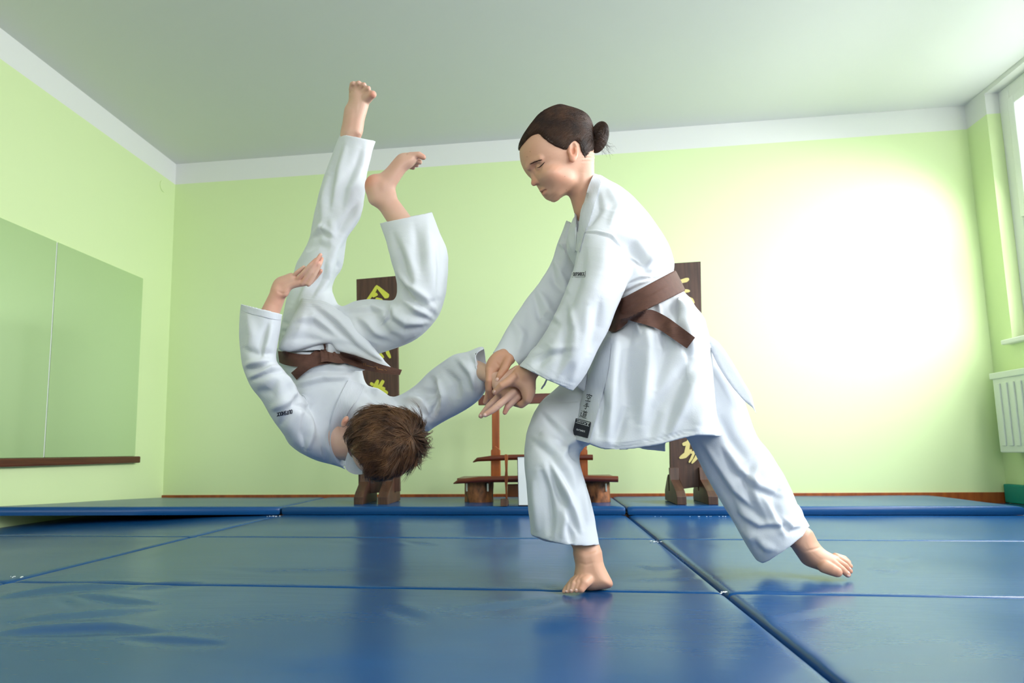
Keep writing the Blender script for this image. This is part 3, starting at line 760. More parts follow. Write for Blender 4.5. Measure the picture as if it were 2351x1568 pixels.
def strands(name, curves, mt, parent, nside=3):
    """many tapered hairs in one mesh: curves = list of (points n x 3, radii n)"""
    V = []; Q = []; base = 0
    ang = np.arange(nside)*2*math.pi/nside
    for P, R in curves:
        P = np.asarray(P, float); n = len(P); T = np.gradient(P, axis=0); T /= np.linalg.norm(T, axis=1)[:, None]+1e-12
        a = np.cross(T, np.array([.31, .47, .82])); a /= np.linalg.norm(a, axis=1)[:, None]+1e-12; b_ = np.cross(T, a)
        ring = P[:, None, :]+(a[:, None, :]*np.cos(ang)[None, :, None]+b_[:, None, :]*np.sin(ang)[None, :, None])*np.asarray(R)[:, None, None]
        V.append(ring.reshape(-1, 3)); k = np.arange(nside); k1 = (k+1) % nside
        for i in range(n-1):
            Q.append(np.stack([base+i*nside+k, base+i*nside+k1, base+(i+1)*nside+k1, base+(i+1)*nside+k], -1))
        base += n*nside
    me = fast_mesh(name, np.concatenate(V), np.concatenate(Q)); return link_mesh(name, me, mt, parent)

SKIN = mat('skin', (0.62, 0.36, 0.25), 0.5, noise=((9, 9, 9), (0.55, 0.28, 0.18), 0.5), bump=((220, 220, 220), 0.12, 0.001), sss=0.12, attr='tint')
SKIN2 = mat('fair_skin', (0.66, 0.43, 0.33), 0.5, noise=((9, 9, 9), (0.62, 0.32, 0.24), 0.5), bump=((220, 220, 220), 0.12, 0.001), sss=0.12, attr='tint')
GI = mat('white_cotton', (0.63, 0.66, 0.70), 0.85, bump=((260, 260, 260), 0.25, 0.0012), sheen=0.15)
GIW = wave_bump(mat('white_ribbed_cotton', (0.63, 0.66, 0.70), 0.85, sheen=0.15), 190, 0.22, 0.001)
HEM = wave_bump(mat('white_stitched_cotton', (0.60, 0.63, 0.68), 0.85), 110, 0.3, 0.0012, 'X')
BELTM = wave_bump(mat('brown_cotton_belt', (0.115, 0.048, 0.030), 0.75, noise=((60, 60, 60), (0.07, 0.028, 0.018), 0.6)), 150, 0.4, 0.0015, 'Z', distortion=2)
HAIRG = mat('dark_brown_hair', (0.020, 0.009, 0.005), 0.45, spec=0.35, noise=((30, 30, 30), (0.075, 0.032, 0.014), 0.7))
HAIRB = mat('brown_hair', (0.17, 0.080, 0.034), 0.42, noise=((28, 28, 28), (0.035, 0.015, 0.007), 0.95))
DARKH = mat('lash_brown', (0.03, 0.015, 0.01), 0.6)
LIP = mat('lip_pink', (0.50, 0.20, 0.17), 0.4)
NAIL = mat('nail_pink', (0.80, 0.52, 0.45), 0.25)
INK = mat('black_thread', (0.010, 0.010, 0.022), 0.7)
BLACKL = mat('black_woven_label', (0.008, 0.010, 0.022), 0.7)
WTH = mat('white_thread', (0.8, 0.82, 0.85), 0.7)
GTH = mat('gold_thread', (0.55, 0.25, 0.05), 0.5)

def head(S, fr, sc, st, neck=True):
    """a head in its own frame: x forward, y up, w to the person's left"""
    S.tube(st, .012, 'u', fr, 4, 2.25)
    return S
# ------------------------------------------------------------------ standing girl
girl = empty('person', tuple(ptz(1350, 1360, 0.0)), label='standing girl with hair bun, white karate suit and brown belt, gripping the falling person\'s wrist', cat='person')
def frame_axes(yaw, pitch):
    Fv = np.array([-math.cos(yaw), -math.sin(yaw), 0]); Sv = np.array([math.sin(yaw), -math.cos(yaw), 0]); Uv = np.array([0, 0, 1.])
    return Fv*math.cos(pitch)-Uv*math.sin(pitch), Uv*math.cos(pitch)+Fv*math.sin(pitch), Sv
HF, HU, HS_ = frame_axes(math.radians(20), math.radians(16))
HO = pt(1275, 350, 1.80)
HFR = Frame(HO, HF, HU, HS_)
def hp(x, y, s=0.0):
    """point of the head's plane at lateral offset s seen at picture x,y"""
    d = ray(x, y); o = HO+HS_*s; t = ((o-O)@HS_)/(d@HS_); return O+d*t
def hfu(x, y, s=0.0):
    q = hp(x, y, s)-HO; return q@HF, q@HU
HEAD_PX = [((1238, 275), (1288, 257), .034), ((1212, 298), (1320, 263), .058), ((1199, 322), (1340, 275), .071), ((1196, 345), (1350, 292), .077), ((1200, 369), (1355, 315), .078),
           ((1211, 390), (1357, 340), .075), ((1227, 407), (1353, 360), .069), ((1239, 426), (1343, 382), .061), ((1247, 441), (1330, 402), .052), ((1257, 453), (1316, 424), .042), ((1273, 460), (1303, 443), .026)]
HEAD_ST = []
for a, b_, wd in HEAD_PX:
    f0, u0 = hfu(*a); f1, u1 = hfu(*b_); HEAD_ST.append((f0, u0, f1, u1, 0.0, wd))
body = Sdf(.0022)
body.tube(HEAD_ST, .012, 'u', HFR, 3, 2.2)
# cheek, jaw, brow, nose, lips, chin
for s in (1, -1):
    body.ell(hp(1264, 404, s*.036), (.030, .028, .020), None, .022)
    body.ell(hp(1294, 416, s*.034), (.024, .018, .014), None, .020)
    body.caps([hp(1213, 384, s*.010), hp(1224, 372, s*.030), hp(1240, 365, s*.048)], [.007, .008, .007], .010)
    body.ell(hp(1236, 384, s*.033)+HF*.008, (.0135, .012, .012), None, .009, 's')
    body.ell(hp(1238, 383, s*.030)-HF*.004, (.0135, .0125, .0135), None, .004)
    body.ell(hp(1235, 418, s*.0095), (.0075, .0065, .0065), None, .005)
body.caps([hp(1219, 393)-HF*.003, hp(1225, 408)-HF*.001, hp(1228, 418)+HF*.001], [.0065, .0075, .0085], .007)
body.ell(hp(1228, 420)+HF*.003, (.0078, .0078, .0078), None, .004)
for s in (1, -1): body.ell(hp(1235, 423.5, s*.0065), (.0042, .003, .003), None, .002, 's')
body.caps([hp(1262, 429, .022), hp(1252, 434, .012)+HF*.003, hp(1246, 436.5, .003)+HF*.004, hp(1246, 436.5, -.003)+HF*.004, hp(1252, 434, -.012)+HF*.003, hp(1262, 429, -.022)], [.0025, .0048, .0056, .0056, .0048, .0025], .004)
body.caps([hp(1262, 431, .020), hp(1257, 440, .010)+HF*.003, hp(1253, 444.5, 0)+HF*.004, hp(1257, 440, -.010)+HF*.003, hp(1262, 431, -.020)], [.0025, .0055, .0062, .0055, .0025], .004)
body.caps([hp(1263, 430, .024), hp(1255, 436.5, .012)+HF*.008, hp(1250, 440.5, 0)+HF*.010, hp(1255, 436.5, -.012)+HF*.008, hp(1263, 430, -.024)], [.0016, .0022, .0024, .0022, .0016], .002, 's')
body.ell(hp(1274, 447), (.015, .012, .018), None, .012)
# ear
EX = np.array([HF*math.cos(.25)+HU*math.sin(.25), HU*math.cos(.25)-HF*math.sin(.25), HS_])
for s in (1, -1):
    ec = hp(1314, 348, .070) if s == 1 else hp(1314, 348, .070)-HS_*.140
    body.ell(ec+HS_*.005*s, (.0150, .029, .0075), EX, .003)
    body.ell(ec+HS_*.0115*s+HU*.002-HF*.001, (.0098, .021, .0085), EX, .002, 's')
    body.caps([ec+HS_*.006*s+EX[0]*-.006+EX[1]*.008, ec+HS_*.007*s+EX[0]*-.007-EX[1]*.004, ec+HS_*.006*s+EX[0]*-.001-EX[1]*.014], [.0025, .003, .0025], .003)
    body.ell(ec+EX[1]*-.024+HS_*.004*s+EX[0]*.003, (.0075, .009, .0055), EX, .005)
    body.ell(ec+EX[0]*.012+HS_*.006*s-EX[1]*.003, (.004, .006, .004), EX, .004)
# neck and trunk
body.caps([pt(1328, 372, 1.815), pt(1335, 430, 1.825), pt(1350, 480, 1.838), pt(1375, 530, 1.85)], [.043, .0385, .040, .055], .022)
body.tube([(1320, 540, 1430, 470, 1.85, .12), (1325, 600, 1490, 530, 1.85, .13), (1390, 720, 1535, 650, 1.85, .11), (1400, 850, 1590, 800, 1.85, .12), (1400, 900, 1600, 880, 1.85, .12)], .014)
# arms inside the sleeves
def arm(S, P, R, k=.012): S.caps([pt(*p) for p in P], R, k)
arm(body, [(1400, 540, 1.72), (1345, 690, 1.66), (1285, 800, 1.655), (1222, 845, 1.665), (1208, 862, 1.665)], [.04, .034, .030, .025, .024])
arm(body, [(1330, 560, 1.95), (1316, 610, 1.93), (1245, 728, 1.838), (1188, 797, 1.757), (1160, 818, 1.725)], [.030, .024, .018, .019, .0235])
# far (right) hand: back, thumb, fingers curling round the wrist
body.pillow([(1140, 806), (1124, 820), (1115, 838), (1114, 856), (1118, 870), (1130, 874), (1140, 864), (1150, 850), (1170, 840), (1183, 828), (1172, 812), (1156, 803)], 1.705, .0145, 14, .006)
body.finger([(1168, 824, 1.70), (1159, 845, 1.688), (1148, 862, 1.684), (1143, 872, 1.684)], [11.5, 9.5, 8.2, 6.5])
body.finger([(1124, 852, 1.70), (1123, 874, 1.694), (1123, 893, 1.70), (1127, 912, 1.72)], [9.5, 8.5, 7.5, 5.5])
body.finger([(1130, 858, 1.71), (1133, 880, 1.708), (1135, 897, 1.715), (1136, 908, 1.73)], [9, 8, 7, 5.5])
body.finger([(1120, 870, 1.725), (1122, 900, 1.735), (1114, 924, 1.742)], [8, 7.5, 5.5])
body.finger([(1120, 860, 1.74), (1128, 896, 1.752), (1122, 914, 1.757)], [8, 7.5, 5.5])
# near (left) hand
body.pillow([(1194, 836), (1178, 851), (1166, 868), (1158, 880), (1166, 889), (1180, 888), (1193, 896), (1199, 912), (1206, 926), (1222, 914), (1229, 897), (1230, 870), (1226, 852), (1210, 838)], 1.662, .0165, 16, .006)
body.finger([(1180, 866, 1.652), (1166, 877, 1.645), (1152, 885, 1.642), (1136, 900, 1.65)], [11, 10, 9, 6.5])
body.finger([(1219, 900, 1.66), (1213, 917, 1.662), (1197, 929, 1.676), (1182, 926, 1.715)], [9.5, 8.8, 8.2, 7])
body.finger([(1221, 892, 1.672), (1216, 908, 1.69), (1200, 918, 1.712), (1184, 914, 1.725)], [9, 8.5, 8, 7])
body.finger([(1220, 882, 1.685), (1214, 897, 1.71), (1198, 905, 1.728), (1180, 902, 1.735)], [9, 8, 7.5, 6.5])
body.finger([(1218, 872, 1.695), (1210, 884, 1.722), (1195, 890, 1.737), (1178, 888, 1.74)], [8, 7.5, 7, 6])
# legs inside the trousers, ankles, feet
arm(body, [(1440, 920, 1.87), (1340, 950, 1.86), (1290, 1008, 1.80), (1276, 1130, 1.76), (1345, 1250, 1.772), (1352, 1290, 1.785)], [.06, .045, .035, .038, .034, .033])
arm(body, [(1570, 880, 1.88), (1690, 1070, 1.94), (1780, 1180, 1.97), (1840, 1240, 2.0), (1862, 1275, 2.0)], [.075, .055, .048, .034, .032])
body.pillow([(1322, 1262), (1374, 1258), (1384, 1290), (1396, 1316), (1407, 1338), (1402, 1349), (1378, 1354), (1350, 1356), (1340, 1350), (1326, 1340), (1318, 1332), (1318, 1318), (1322, 1295)], 1.765, .036, 26, .014, blur=3)
for P, r in (([(1356, 1325, 1.745), (1341, 1338, 1.72), (1334, 1352, 1.712)], [13, 12, 8.5]), ([(1340, 1322, 1.74), (1328, 1337, 1.718), (1323, 1355, 1.712)], [8, 6.6, 5.6]),
             ([(1330, 1325, 1.74), (1317, 1340, 1.718), (1312, 1356, 1.714)], [7.6, 6.2, 5.2]), ([(1322, 1328, 1.742), (1308, 1344, 1.722), (1303, 1357, 1.718)], [7.2, 5.8, 5]),
             ([(1316, 1332, 1.745), (1300, 1350, 1.727), (1295, 1358, 1.722)], [6.8, 5.4, 4.6])):
    body.finger(P, r, .0022)
body.pillow([(1822, 1248), (1858, 1216), (1874, 1244), (1890, 1260), (1914, 1273), (1926, 1280), (1930, 1292), (1922, 1302), (1906, 1310), (1890, 1313), (1866, 1301), (1844, 1280)], 1.985, .036, 22, .014, blur=3)
for P, r in (([(1893, 1300, 1.955), (1910, 1308, 1.945), (1921, 1313, 1.94)], [14, 12, 10.5]), ([(1912, 1292, 1.96), (1932, 1306, 1.955), (1946, 1319, 1.952)], [8, 7, 6]),
             ([(1918, 1286, 1.975), (1940, 1299, 1.972), (1951, 1311, 1.97)], [7.6, 6.6, 5.6]), ([(1922, 1280, 1.99), (1943, 1290, 1.99), (1952, 1300, 1.985)], [7, 6, 5.2]),
             ([(1918, 1277, 2.0), (1938, 1282, 2.0), (1948, 1291, 2.0)], [7, 6, 5.2])):
    body.finger(P, r, .0022)
bm_ = body.mesh('body'); laplace(bm_, 1, .4); laplace(bm_, 30, .5, [(hp(1305, 428, .03), .028), (pt(1330, 440, 1.79), .035), (pt(1345, 400, 1.79), .03), (hp(1290, 430, .0), .03), (hp(1302, 408, .055), .03), (hp(1318, 392, .05), .025)])
sculpt(bm_, [([(1333, 1262), (1350, 1268), (1372, 1263)], 3, -.0012), ([(1324, 1290), (1345, 1297), (1368, 1290)], 3, -.0012), ([(1845, 1266), (1866, 1262), (1884, 1256)], 2.5, -.0018),
             ([(1165, 838), (1154, 848), (1144, 862)], 3, -.002), ([(1140, 832), (1146, 842)], 3, -.0012), ([(1321, 455), (1338, 420), (1340, 395)], 9, .003), ([(1330, 480), (1342, 440)], 5, -.002),
             ([(1156, 890), (1170, 893), (1184, 892)], 2, -.001), ([(1154, 874), (1150, 880)], 1.6, -.0008), ([(1150, 855), (1156, 858)], 1.5, -.0006)])
RED = (1.0, .62, .55)
paint(bm_, [(pt(1140, 874, 1.68), .012, RED, .5), (pt(1128, 905, 1.72), .016, RED, .5), (pt(1180, 928, 1.7), .012, RED, .4), (hp(1250, 440, 0)+HF*.004, .011, (.85, .45, .42), .8), (hp(1257, 434, .012), .008, (.85, .45, .42), .7),
            (hp(1290, 400, .06), .03, (1.05, .78, .72), .5), (hp(1314, 348, .075), .018, (1.05, .72, .62), .7), (hp(1314, 366, .075), .01, RED, .6), (hp(1225, 420, .004), .012, (1.0, .75, .68), .6),
            (pt(1398, 1342, 1.76), .02, RED, .6), (pt(1335, 1345, 1.70), .016, RED, .4), (pt(1921, 1314, 1.93), .018, RED, .5), (pt(1948, 1310, 1.96), .02, RED, .5),
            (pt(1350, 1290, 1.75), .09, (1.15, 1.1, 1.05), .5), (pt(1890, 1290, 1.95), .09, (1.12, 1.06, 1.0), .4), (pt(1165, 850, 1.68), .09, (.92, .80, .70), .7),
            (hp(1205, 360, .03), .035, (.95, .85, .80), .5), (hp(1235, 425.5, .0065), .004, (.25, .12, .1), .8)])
gb = link_mesh('body', bm_, SKIN, girl)
gb_bvh = bvh_of(bm_) if False else None
def on_head(x, y, s=.03, out=.0):
    return hp(x, y, s)+HF*out
# lashes, brows
def curve_tube(name, P, r, mt, parent, n=6):
    b = B(); b.tube(P, r, n); return b.build(name, mt, parent, True)
hb = BVHTree.FromPolygons((vco(bm_)+np.array(girl.location)).tolist(), (lambda q: (bm_.loops.foreach_get('vertex_index', q), q.reshape(-1, 4).tolist())[1])(np.empty(len(bm_.loops), np.int32)))
def surf(x, y, off=.0008, bv=None):
    d = ray(x, y); d = d/np.linalg.norm(d); h = (bv or hb).ray_cast(Vector(O), Vector(d))
    return O+d*((h[3] if h[0] is not None else 1.8)-off)
curve_tube('eyelash', [surf(x, y, .0012) for x, y in ((1233, 385), (1238, 384), (1243, 380), (1248, 375), (1251, 371.5))], [.0005, .0011, .0014, .0011, .0004], DARKH, gb)
br = []
for i in range(70):
    t = i/69; x = 1216+t*26; y = 377-13*t+4*t*t+random.uniform(-1.8, 1.8)*(1-.4*t)
    p0 = surf(x, y, .0004); p1 = surf(x+3.6, y-1.6, .0009); br.append(([p0, (p0+p1)/2+[0, -.0003, 0], p1], [.00025, .00025, .0001]))
strands('eyebrow', br, HAIRG, gb)
# far brow and lash seen beyond the nose bridge
curve_tube('eyebrow', [hp(1210, 386, -.010), hp(1207, 385, -.020)+HF*.003, hp(1206, 384, -.030)], [.0008, .0016, .0008], DARKH, gb)
# moles
for x, y in ((1217, 348), (1210, 360), (1297, 405), (1300, 436)):
    B().tube([surf(x, y, .0002), surf(x, y, .0009)], [.0008, .0005], 8).build('mole', DARKH, gb)
# nails
def nail(x, y, w, h, ang, parent, bv, mt=NAIL):
    d = ray(x, y); d = d/np.linalg.norm(d); hit = bv.ray_cast(Vector(O), Vector(d))
    if hit[0] is None: return
    c = np.array(hit[0]); nrm = np.array(hit[1]); nrm = nrm if nrm@d < 0 else -nrm
    t = AR*math.cos(ang)-AU*math.sin(ang); t = t-nrm*(t@nrm); t /= np.linalg.norm(t); b_ = np.cross(nrm, t); m = c[1]/F_PX
    V = [c+nrm*.0009]; n = 12
    for r, z in ((.6, .0006), (1, -.0004)):
        V += [c+t*math.cos(2*math.pi*k/n)*w*m*r+b_*math.sin(2*math.pi*k/n)*h*m*r+nrm*z for k in range(n)]
    f = [(0, k+1, (k+1) % n+1) for k in range(n)]+[(k+1, n+k+1, n+(k+1) % n+1, (k+1) % n+1) for k in range(n)]
    return raw('nail', V, f, mt, parent)
nail(1141, 871, 4.2, 5, .5, gb, hb); nail(1135, 899, 2.4, 4.4, .7, gb, hb)
for x, y in ((1300, 1357), (1311, 1355), (1323, 1354)): nail(x, y, 3, 2.4, 0, gb, hb)
for x, y in ((1949, 1314), (1953, 1305), (1948, 1322)): nail(x, y, 3, 2.6, .6, gb, hb)

# hair: scalp shell plus strands gathered into a bun
hs = Sdf(.0025)
def grow(st, g, gw): return [(a+g, b+ (g if i == 0 else 0), c-g, d+(g if i == 0 else 0), e, f+gw) for i, (a, b, c, d, e, f) in enumerate(st)]
HST = grow(HEAD_ST[:8], .0045, .0045); HST[0] = (HST[0][0], HST[0][1]+.006, HST[0][2], HST[0][3]+.006, 0, HST[0][5])
hs.tube(HST, .008, 'u', HFR, 3, 2.15)
# cut along the hairline (outline in the head's side plane)
hl = [hfu(x, y, s) for x, y, s in ((1185, 342, 0.0), (1195, 338, 0), (1206, 326, .02), (1218, 316, .035), (1233, 312, .045), (1245, 322, .055), (1258, 332, .06), (1272, 339, .065), (1290, 345, .068), (1300, 346, .07), (1307, 333, .07), (1318, 324, .07), (1330, 332, .07), (1334, 345, .07), (1342, 362, .06), (1352, 374, .05), (1364, 386, .03), (1400, 400, 0.0))]
face_poly = hl+[(hl[-1][0]-.05, -.25), (.2, -.25), (.2, hl[0][1])]
FP = np.array(face_poly)
def hair_cut(P):
    x, y, w_ = HFR.co(P); best = np.full(len(x), 1e9); ins = np.zeros(len(x), bool)
    for i in range(len(FP)):
        a = FP[i-1]; c = FP[i]; d = c-a; t = np.clip(((x-a[0])*d[0]+(y-a[1])*d[1])/(d@d+1e-12), 0, 1)
        best = np.minimum(best, np.hypot(x-a[0]-t*d[0], y-a[1]-t*d[1]))
        ins ^= ((a[1] > y) != (c[1] > y)) & (x < (c[0]-a[0])*(y-a[1])/((c[1]-a[1]) if abs(c[1]-a[1]) > 1e-9 else 1e-9)+a[0])
    return np.where(ins, best, -best)
hs.add(hair_cut, HO-.2, HO+.2, 0, 'cut')
bun_c = pt(1375, 315, 1.815)
BA = np.array([[.95, 0, -.3], [0, 1, 0], [.3, 0, .95]])
hm = hs.mesh('hair'); laplace(hm, 2)
hair = link_mesh('hair', hm, HAIRG, girl)
bn = Sdf(.0025); bn.ell(bun_c, (.0255, .0345, .043), BA, 0); bn.ell(bun_c+np.array([-.024, 0, .0]), (.014, .020, .024), BA, .006); bnm = bn.mesh('bun'); bun = link_mesh('bun', bnm, HAIRG, hair)
hbv = BVHTree.FromPolygons((vco(hm)+np.array(girl.location)).tolist(), (lambda q: (hm.loops.foreach_get('vertex_index', q), q.reshape(-1, 4).tolist())[1])(np.empty(len(hm.loops), np.int32)))
cv = []; hc = HO+HF*-.02+HU*.015
bun_in = pt(1352, 322, 1.815)
R_ = random.Random(3)
Hh = [np.array(hp(x, y, s)) for x, y, s in ((1195, 337, 0.0), (1206, 325, .03), (1218, 316, .04), (1233, 312, .05), (1248, 324, .058), (1262, 334, .063), (1280, 342, .068), (1298, 346, .072), (1316, 326, .074), (1332, 342, .074), (1345, 362, .068), (1360, 375, .05))]
def on_scalp(q, off):
    d = q-hc; l = np.linalg.norm(d); d = d/l; h = hbv.ray_cast(Vector(hc+d*.20), Vector(-d), .22)
    if h[0] is None: h = hb.ray_cast(Vector(hc+d*.20), Vector(-d), .22)
    return (np.array(h[0])+d*off) if h[0] is not None else q
for i in range(2200):
    side = 1 if R_.random() < .85 else -1
    if R_.random() < .6:
        t = R_.random()*(len(Hh)-1); j = int(t); st = Hh[j]*(1-(t-j))+Hh[j+1]*(t-j)
    else:
        ph = R_.random()*math.pi*.55; st = hc+HF*(.09*math.cos(ph))+HU*(.10*math.sin(ph))+HS_*R_.random()*.07
    if side < 0: st = st-2*HS_*((st-HO)@HS_)
    st = st+HF*R_.uniform(-.010, .003)+HU*R_.uniform(-.004, .010)
    en = bun_in+np.array([R_.uniform(-.008, .0), R_.uniform(-.016, .012), R_.uniform(-.014, .014)])
    n = 14; P = []; w0 = R_.uniform(-.006, .006); off = R_.uniform(-.0004, .0012)
    for k in range(n):
        t = k/(n-1); q = st*(1-t)+en*t+HU*(.018*math.sin(math.pi*t)+w0*math.sin(2*math.pi*t+i)); P.append(on_scalp(q, off) if t < .9 else q*.4+on_scalp(q, off)*.6)
    r0 = R_.uniform(.0002, .00055); cv.append((P, [r0*.3]+[r0]*(n-2)+[r0*.4]))
for i in range(700):
    # bun windings
    lat = -math.asin(R_.uniform(-.6, .97)); ph = R_.uniform(0, 6.28); tilt = R_.gauss(0, .35); n = 16; P = []; rr = R_.uniform(.98, 1.045); L_ = R_.uniform(1.4, 3.2)
    for k in range(n):
        t = ph+L_*k/(n-1)
        v = np.array([math.cos(t)*math.cos(lat)*.0255, math.sin(lat+.3*math.sin(t+tilt*3))*.0345, math.sin(t)*math.cos(lat)*.043])
        v = v/np.sqrt(((v/np.array([.0258, .0348, .0435]))**2).sum())*rr
        if i % 3 == 0: v = np.array([v[0], v[2]*.80, v[1]*1.25])
        P.append(bun_c+v@BA)
    r0 = R_.uniform(.0003, .0007); cv.append((P, [r0*.2]+[r0]*(n-2)+[r0*.2]))
for i in range(60):
    # stray wisps
    if i < 30: p0 = bun_c+np.array([R_.uniform(-.01, .02), R_.uniform(-.03, .0), R_.uniform(-.04, -.01)]); d = np.array([R_.uniform(0, .04), R_.uniform(-.01, .01), R_.uniform(-.04, 0)])
    else: t = R_.random()*4; j = int(t); p0 = Hh[j]; d = np.array([R_.uniform(-.012, .02), -.006, R_.uniform(.005, .03)])
    P = [p0+d*t*1+np.array([0, 0, -.012*t*t*R_.random()]) for t in np.linspace(0, 1, 7)]; cv.append((P, [.0003]*5+[.0002, .0001]))
strands('hair_strands', cv, HAIRG, hair)

# ---- trousers
tr = Sdf(.0034)
LEG1 = [(1340, 830, 1500, 940, 1.87, .10), (1285, 885, 1425, 985, 1.85, .092), (1238, 928, 1372, 1010, 1.82, .085), (1213, 980, 1340, 1026, 1.79, .08), (1204, 1030, 1329, 1045, 1.765, .08), (1204, 1078, 1332, 1074, 1.748, .082),
        (1209, 1125, 1345, 1113, 1.748, .083), (1213, 1165, 1358, 1153, 1.75, .085), (1217, 1200, 1367, 1195, 1.755, .087), (1220, 1232, 1376, 1240, 1.76, .088), (1221, 1250, 1379, 1262, 1.765, .088)]
tr.tube(LEG1, .02); tr.tube([(LEG1[-4][0]+25, LEG1[-4][1], LEG1[-4][2]-25, LEG1[-4][3], LEG1[-4][4], .05)]+[(a+6, b, c-6, d, e, f-.0075) for a, b, c, d, e, f in LEG1[-3:]]+[(1224, 1290, 1385, 1300, 1.78, .085)], 0, 's')
tr.pillow([(1205, 1226), (1219, 1227), (1250, 1240), (1300, 1251), (1340, 1255), (1377, 1253), (1400, 1252), (1400, 1300), (1200, 1300)], 1.76, .3, 10, 0, 'cut', 1)
LEG2 = [(1450, 880, 1630, 800, 1.87, .11), (1530, 960, 1690, 868, 1.90, .105), (1575, 1008, 1716, 942, 1.92, .10), (1600, 1052, 1736, 1000, 1.93, .095), (1626, 1100, 1765, 1034, 1.94, .09), (1651, 1146, 1793, 1078, 1.95, .09),
        (1675, 1190, 1816, 1118, 1.965, .09), (1699, 1230, 1836, 1160, 1.98, .09), (1722, 1266, 1850, 1188, 1.99, .09), (1748, 1300, 1864, 1216, 2.0, .09)]
tr.tube(LEG2, .02); tr.tube([(LEG2[-4][0]+25, LEG2[-4][1]-12, LEG2[-4][2]-25, LEG2[-4][3]+12, LEG2[-4][4], .05)]+[(a+5, b-2, c-5, d+2, e, f-.0075) for a, b, c, d, e, f in LEG2[-3:]]+[(1770, 1330, 1890, 1246, 2.01, .08)], 0, 's')
tr.pillow([(1700, 1290), (1738, 1286), (1752, 1293), (1773, 1286), (1808, 1259), (1836, 1241), (1858, 1210), (1890, 1180), (1920, 1260), (1780, 1360), (1700, 1340)], 1.99, .4, 10, 0, 'cut', 1)
tm = tr.mesh('trousers'); laplace(tm, 2)
TS = [([(1250, 950), (1300, 1000), (1330, 1040), (1335, 1070)], 12, .007, 1), ([(1228, 1010), (1270, 1040), (1300, 1080), (1320, 1130)], 14, .008, 1), ([(1262, 1060), (1285, 1120), (1310, 1170), (1330, 1220)], 12, .010, 1),
      ([(1240, 1075), (1255, 1130), (1262, 1190), (1262, 1235)], 12, -.009), ([(1225, 1100), (1232, 1160), (1236, 1225)], 8, .006), ([(1290, 1090), (1300, 1140), (1300, 1190), (1290, 1240)], 10, .006),
      ([(1310, 1020), (1322, 1045), (1340, 1060)], 8, -.008), ([(1325, 1000), (1300, 1030), (1290, 1050)], 8, .006), ([(1335, 1095), (1340, 1140), (1350, 1200)], 7, .005), ([(1245, 922), (1290, 918), (1330, 920)], 5, -.004),
      ([(1300, 1200), (1310, 1230), (1312, 1250)], 8, -.006), ([(1240, 990), (1262, 1010), (1290, 1015)], 12, .006),
      ([(1610, 1020), (1640, 1070), (1680, 1130), (1740, 1180)], 12, .008, 1), ([(1660, 1030), (1690, 1080), (1740, 1120), (1790, 1140)], 12, .007, 1), ([(1650, 950), (1680, 1010), (1715, 1060)], 14, -.006),
      ([(1740, 1050), (1720, 1100), (1730, 1150), (1760, 1200)], 12, .007, 1), ([(1690, 1180), (1740, 1210), (1800, 1205)], 12, .007, 1), ([(1790, 1120), (1780, 1160), (1790, 1200)], 10, -.007), ([(1700, 1215), (1750, 1250), (1780, 1262)], 12, .008),
      ([(1795, 1190), (1815, 1215), (1840, 1210)], 9, .006, 1), ([(1745, 1130), (1770, 1175), (1800, 1230)], 10, .007), ([(1640, 1100), (1680, 1160), (1710, 1220)], 10, -.005), ([(1730, 1230), (1750, 1270)], 8, -.006)]
sculpt(tm, TS, .0026, 22, 3, gain=1.6); sculpt(tm, [], .0009, 50, 4, thin=False)
trou = link_mesh('trousers', tm, GI, girl)

# ---- jacket
jk = Sdf(.0031)
TOR = [(1350, 432, 1376, 400, 1.84, .055), (1322, 488, 1402, 414, 1.845, .105), (1305, 532, 1442, 441, 1.845, .15), (1302, 570, 1480, 480, 1.845, .165), (1318, 610, 1518, 528, 1.845, .168), (1345, 645, 1541, 570, 1.845, .165), (1372, 680, 1550, 603, 1.84, .158), (1394, 715, 1548, 630, 1.835, .152), (1398, 745, 1562, 655, 1.83, .152), (1398, 775, 1584, 688, 1.83, .155), (1398, 800, 1600, 720, 1.83, .15)]
jk.tube(TOR, .015)
SK = [(1396, 730, 1558, 645, 1.845, .135), (1390, 775, 1590, 690, 1.845, .15), (1375, 830, 1622, 735, 1.845, .165), (1356, 890, 1636, 800, 1.845, .178), (1340, 940, 1642, 880, 1.845, .188), (1326, 985, 1648, 950, 1.845, .195), (1318, 1040, 1651, 1040, 1.845, .20)]
SKP = [(1402, 750), (1480, 718), (1566, 675), (1596, 704), (1620, 735), (1633, 800), (1641, 870), (1648, 950), (1652, 1060), (1480, 1075), (1312, 1060), (1308, 1008), (1324, 950), (1340, 890), (1354, 830), (1378, 775)]
jk.pillow(SKP, 1.83, .172, 62, .012, 'u', 2, blur=6)
jk.pillow([(1470, 900), (1560, 880), (1625, 900), (1640, 1000), (1640, 1090), (1480, 1100), (1325, 1090), (1320, 1010), (1345, 950), (1400, 900)], 1.83, .158, 60, 0, 's', 2, blur=6)
jk.pillow([(1290, 1000), (1311, 1007), (1352, 1017), (1380, 1030), (1406, 1036), (1430, 1035), (1463, 1030), (1521, 1019), (1571, 1005), (1597, 999), (1625, 998), (1649, 1001), (1700, 1001), (1700, 1120), (1280, 1120)], 1.845, .5, 10, 0, 'cut', 1)
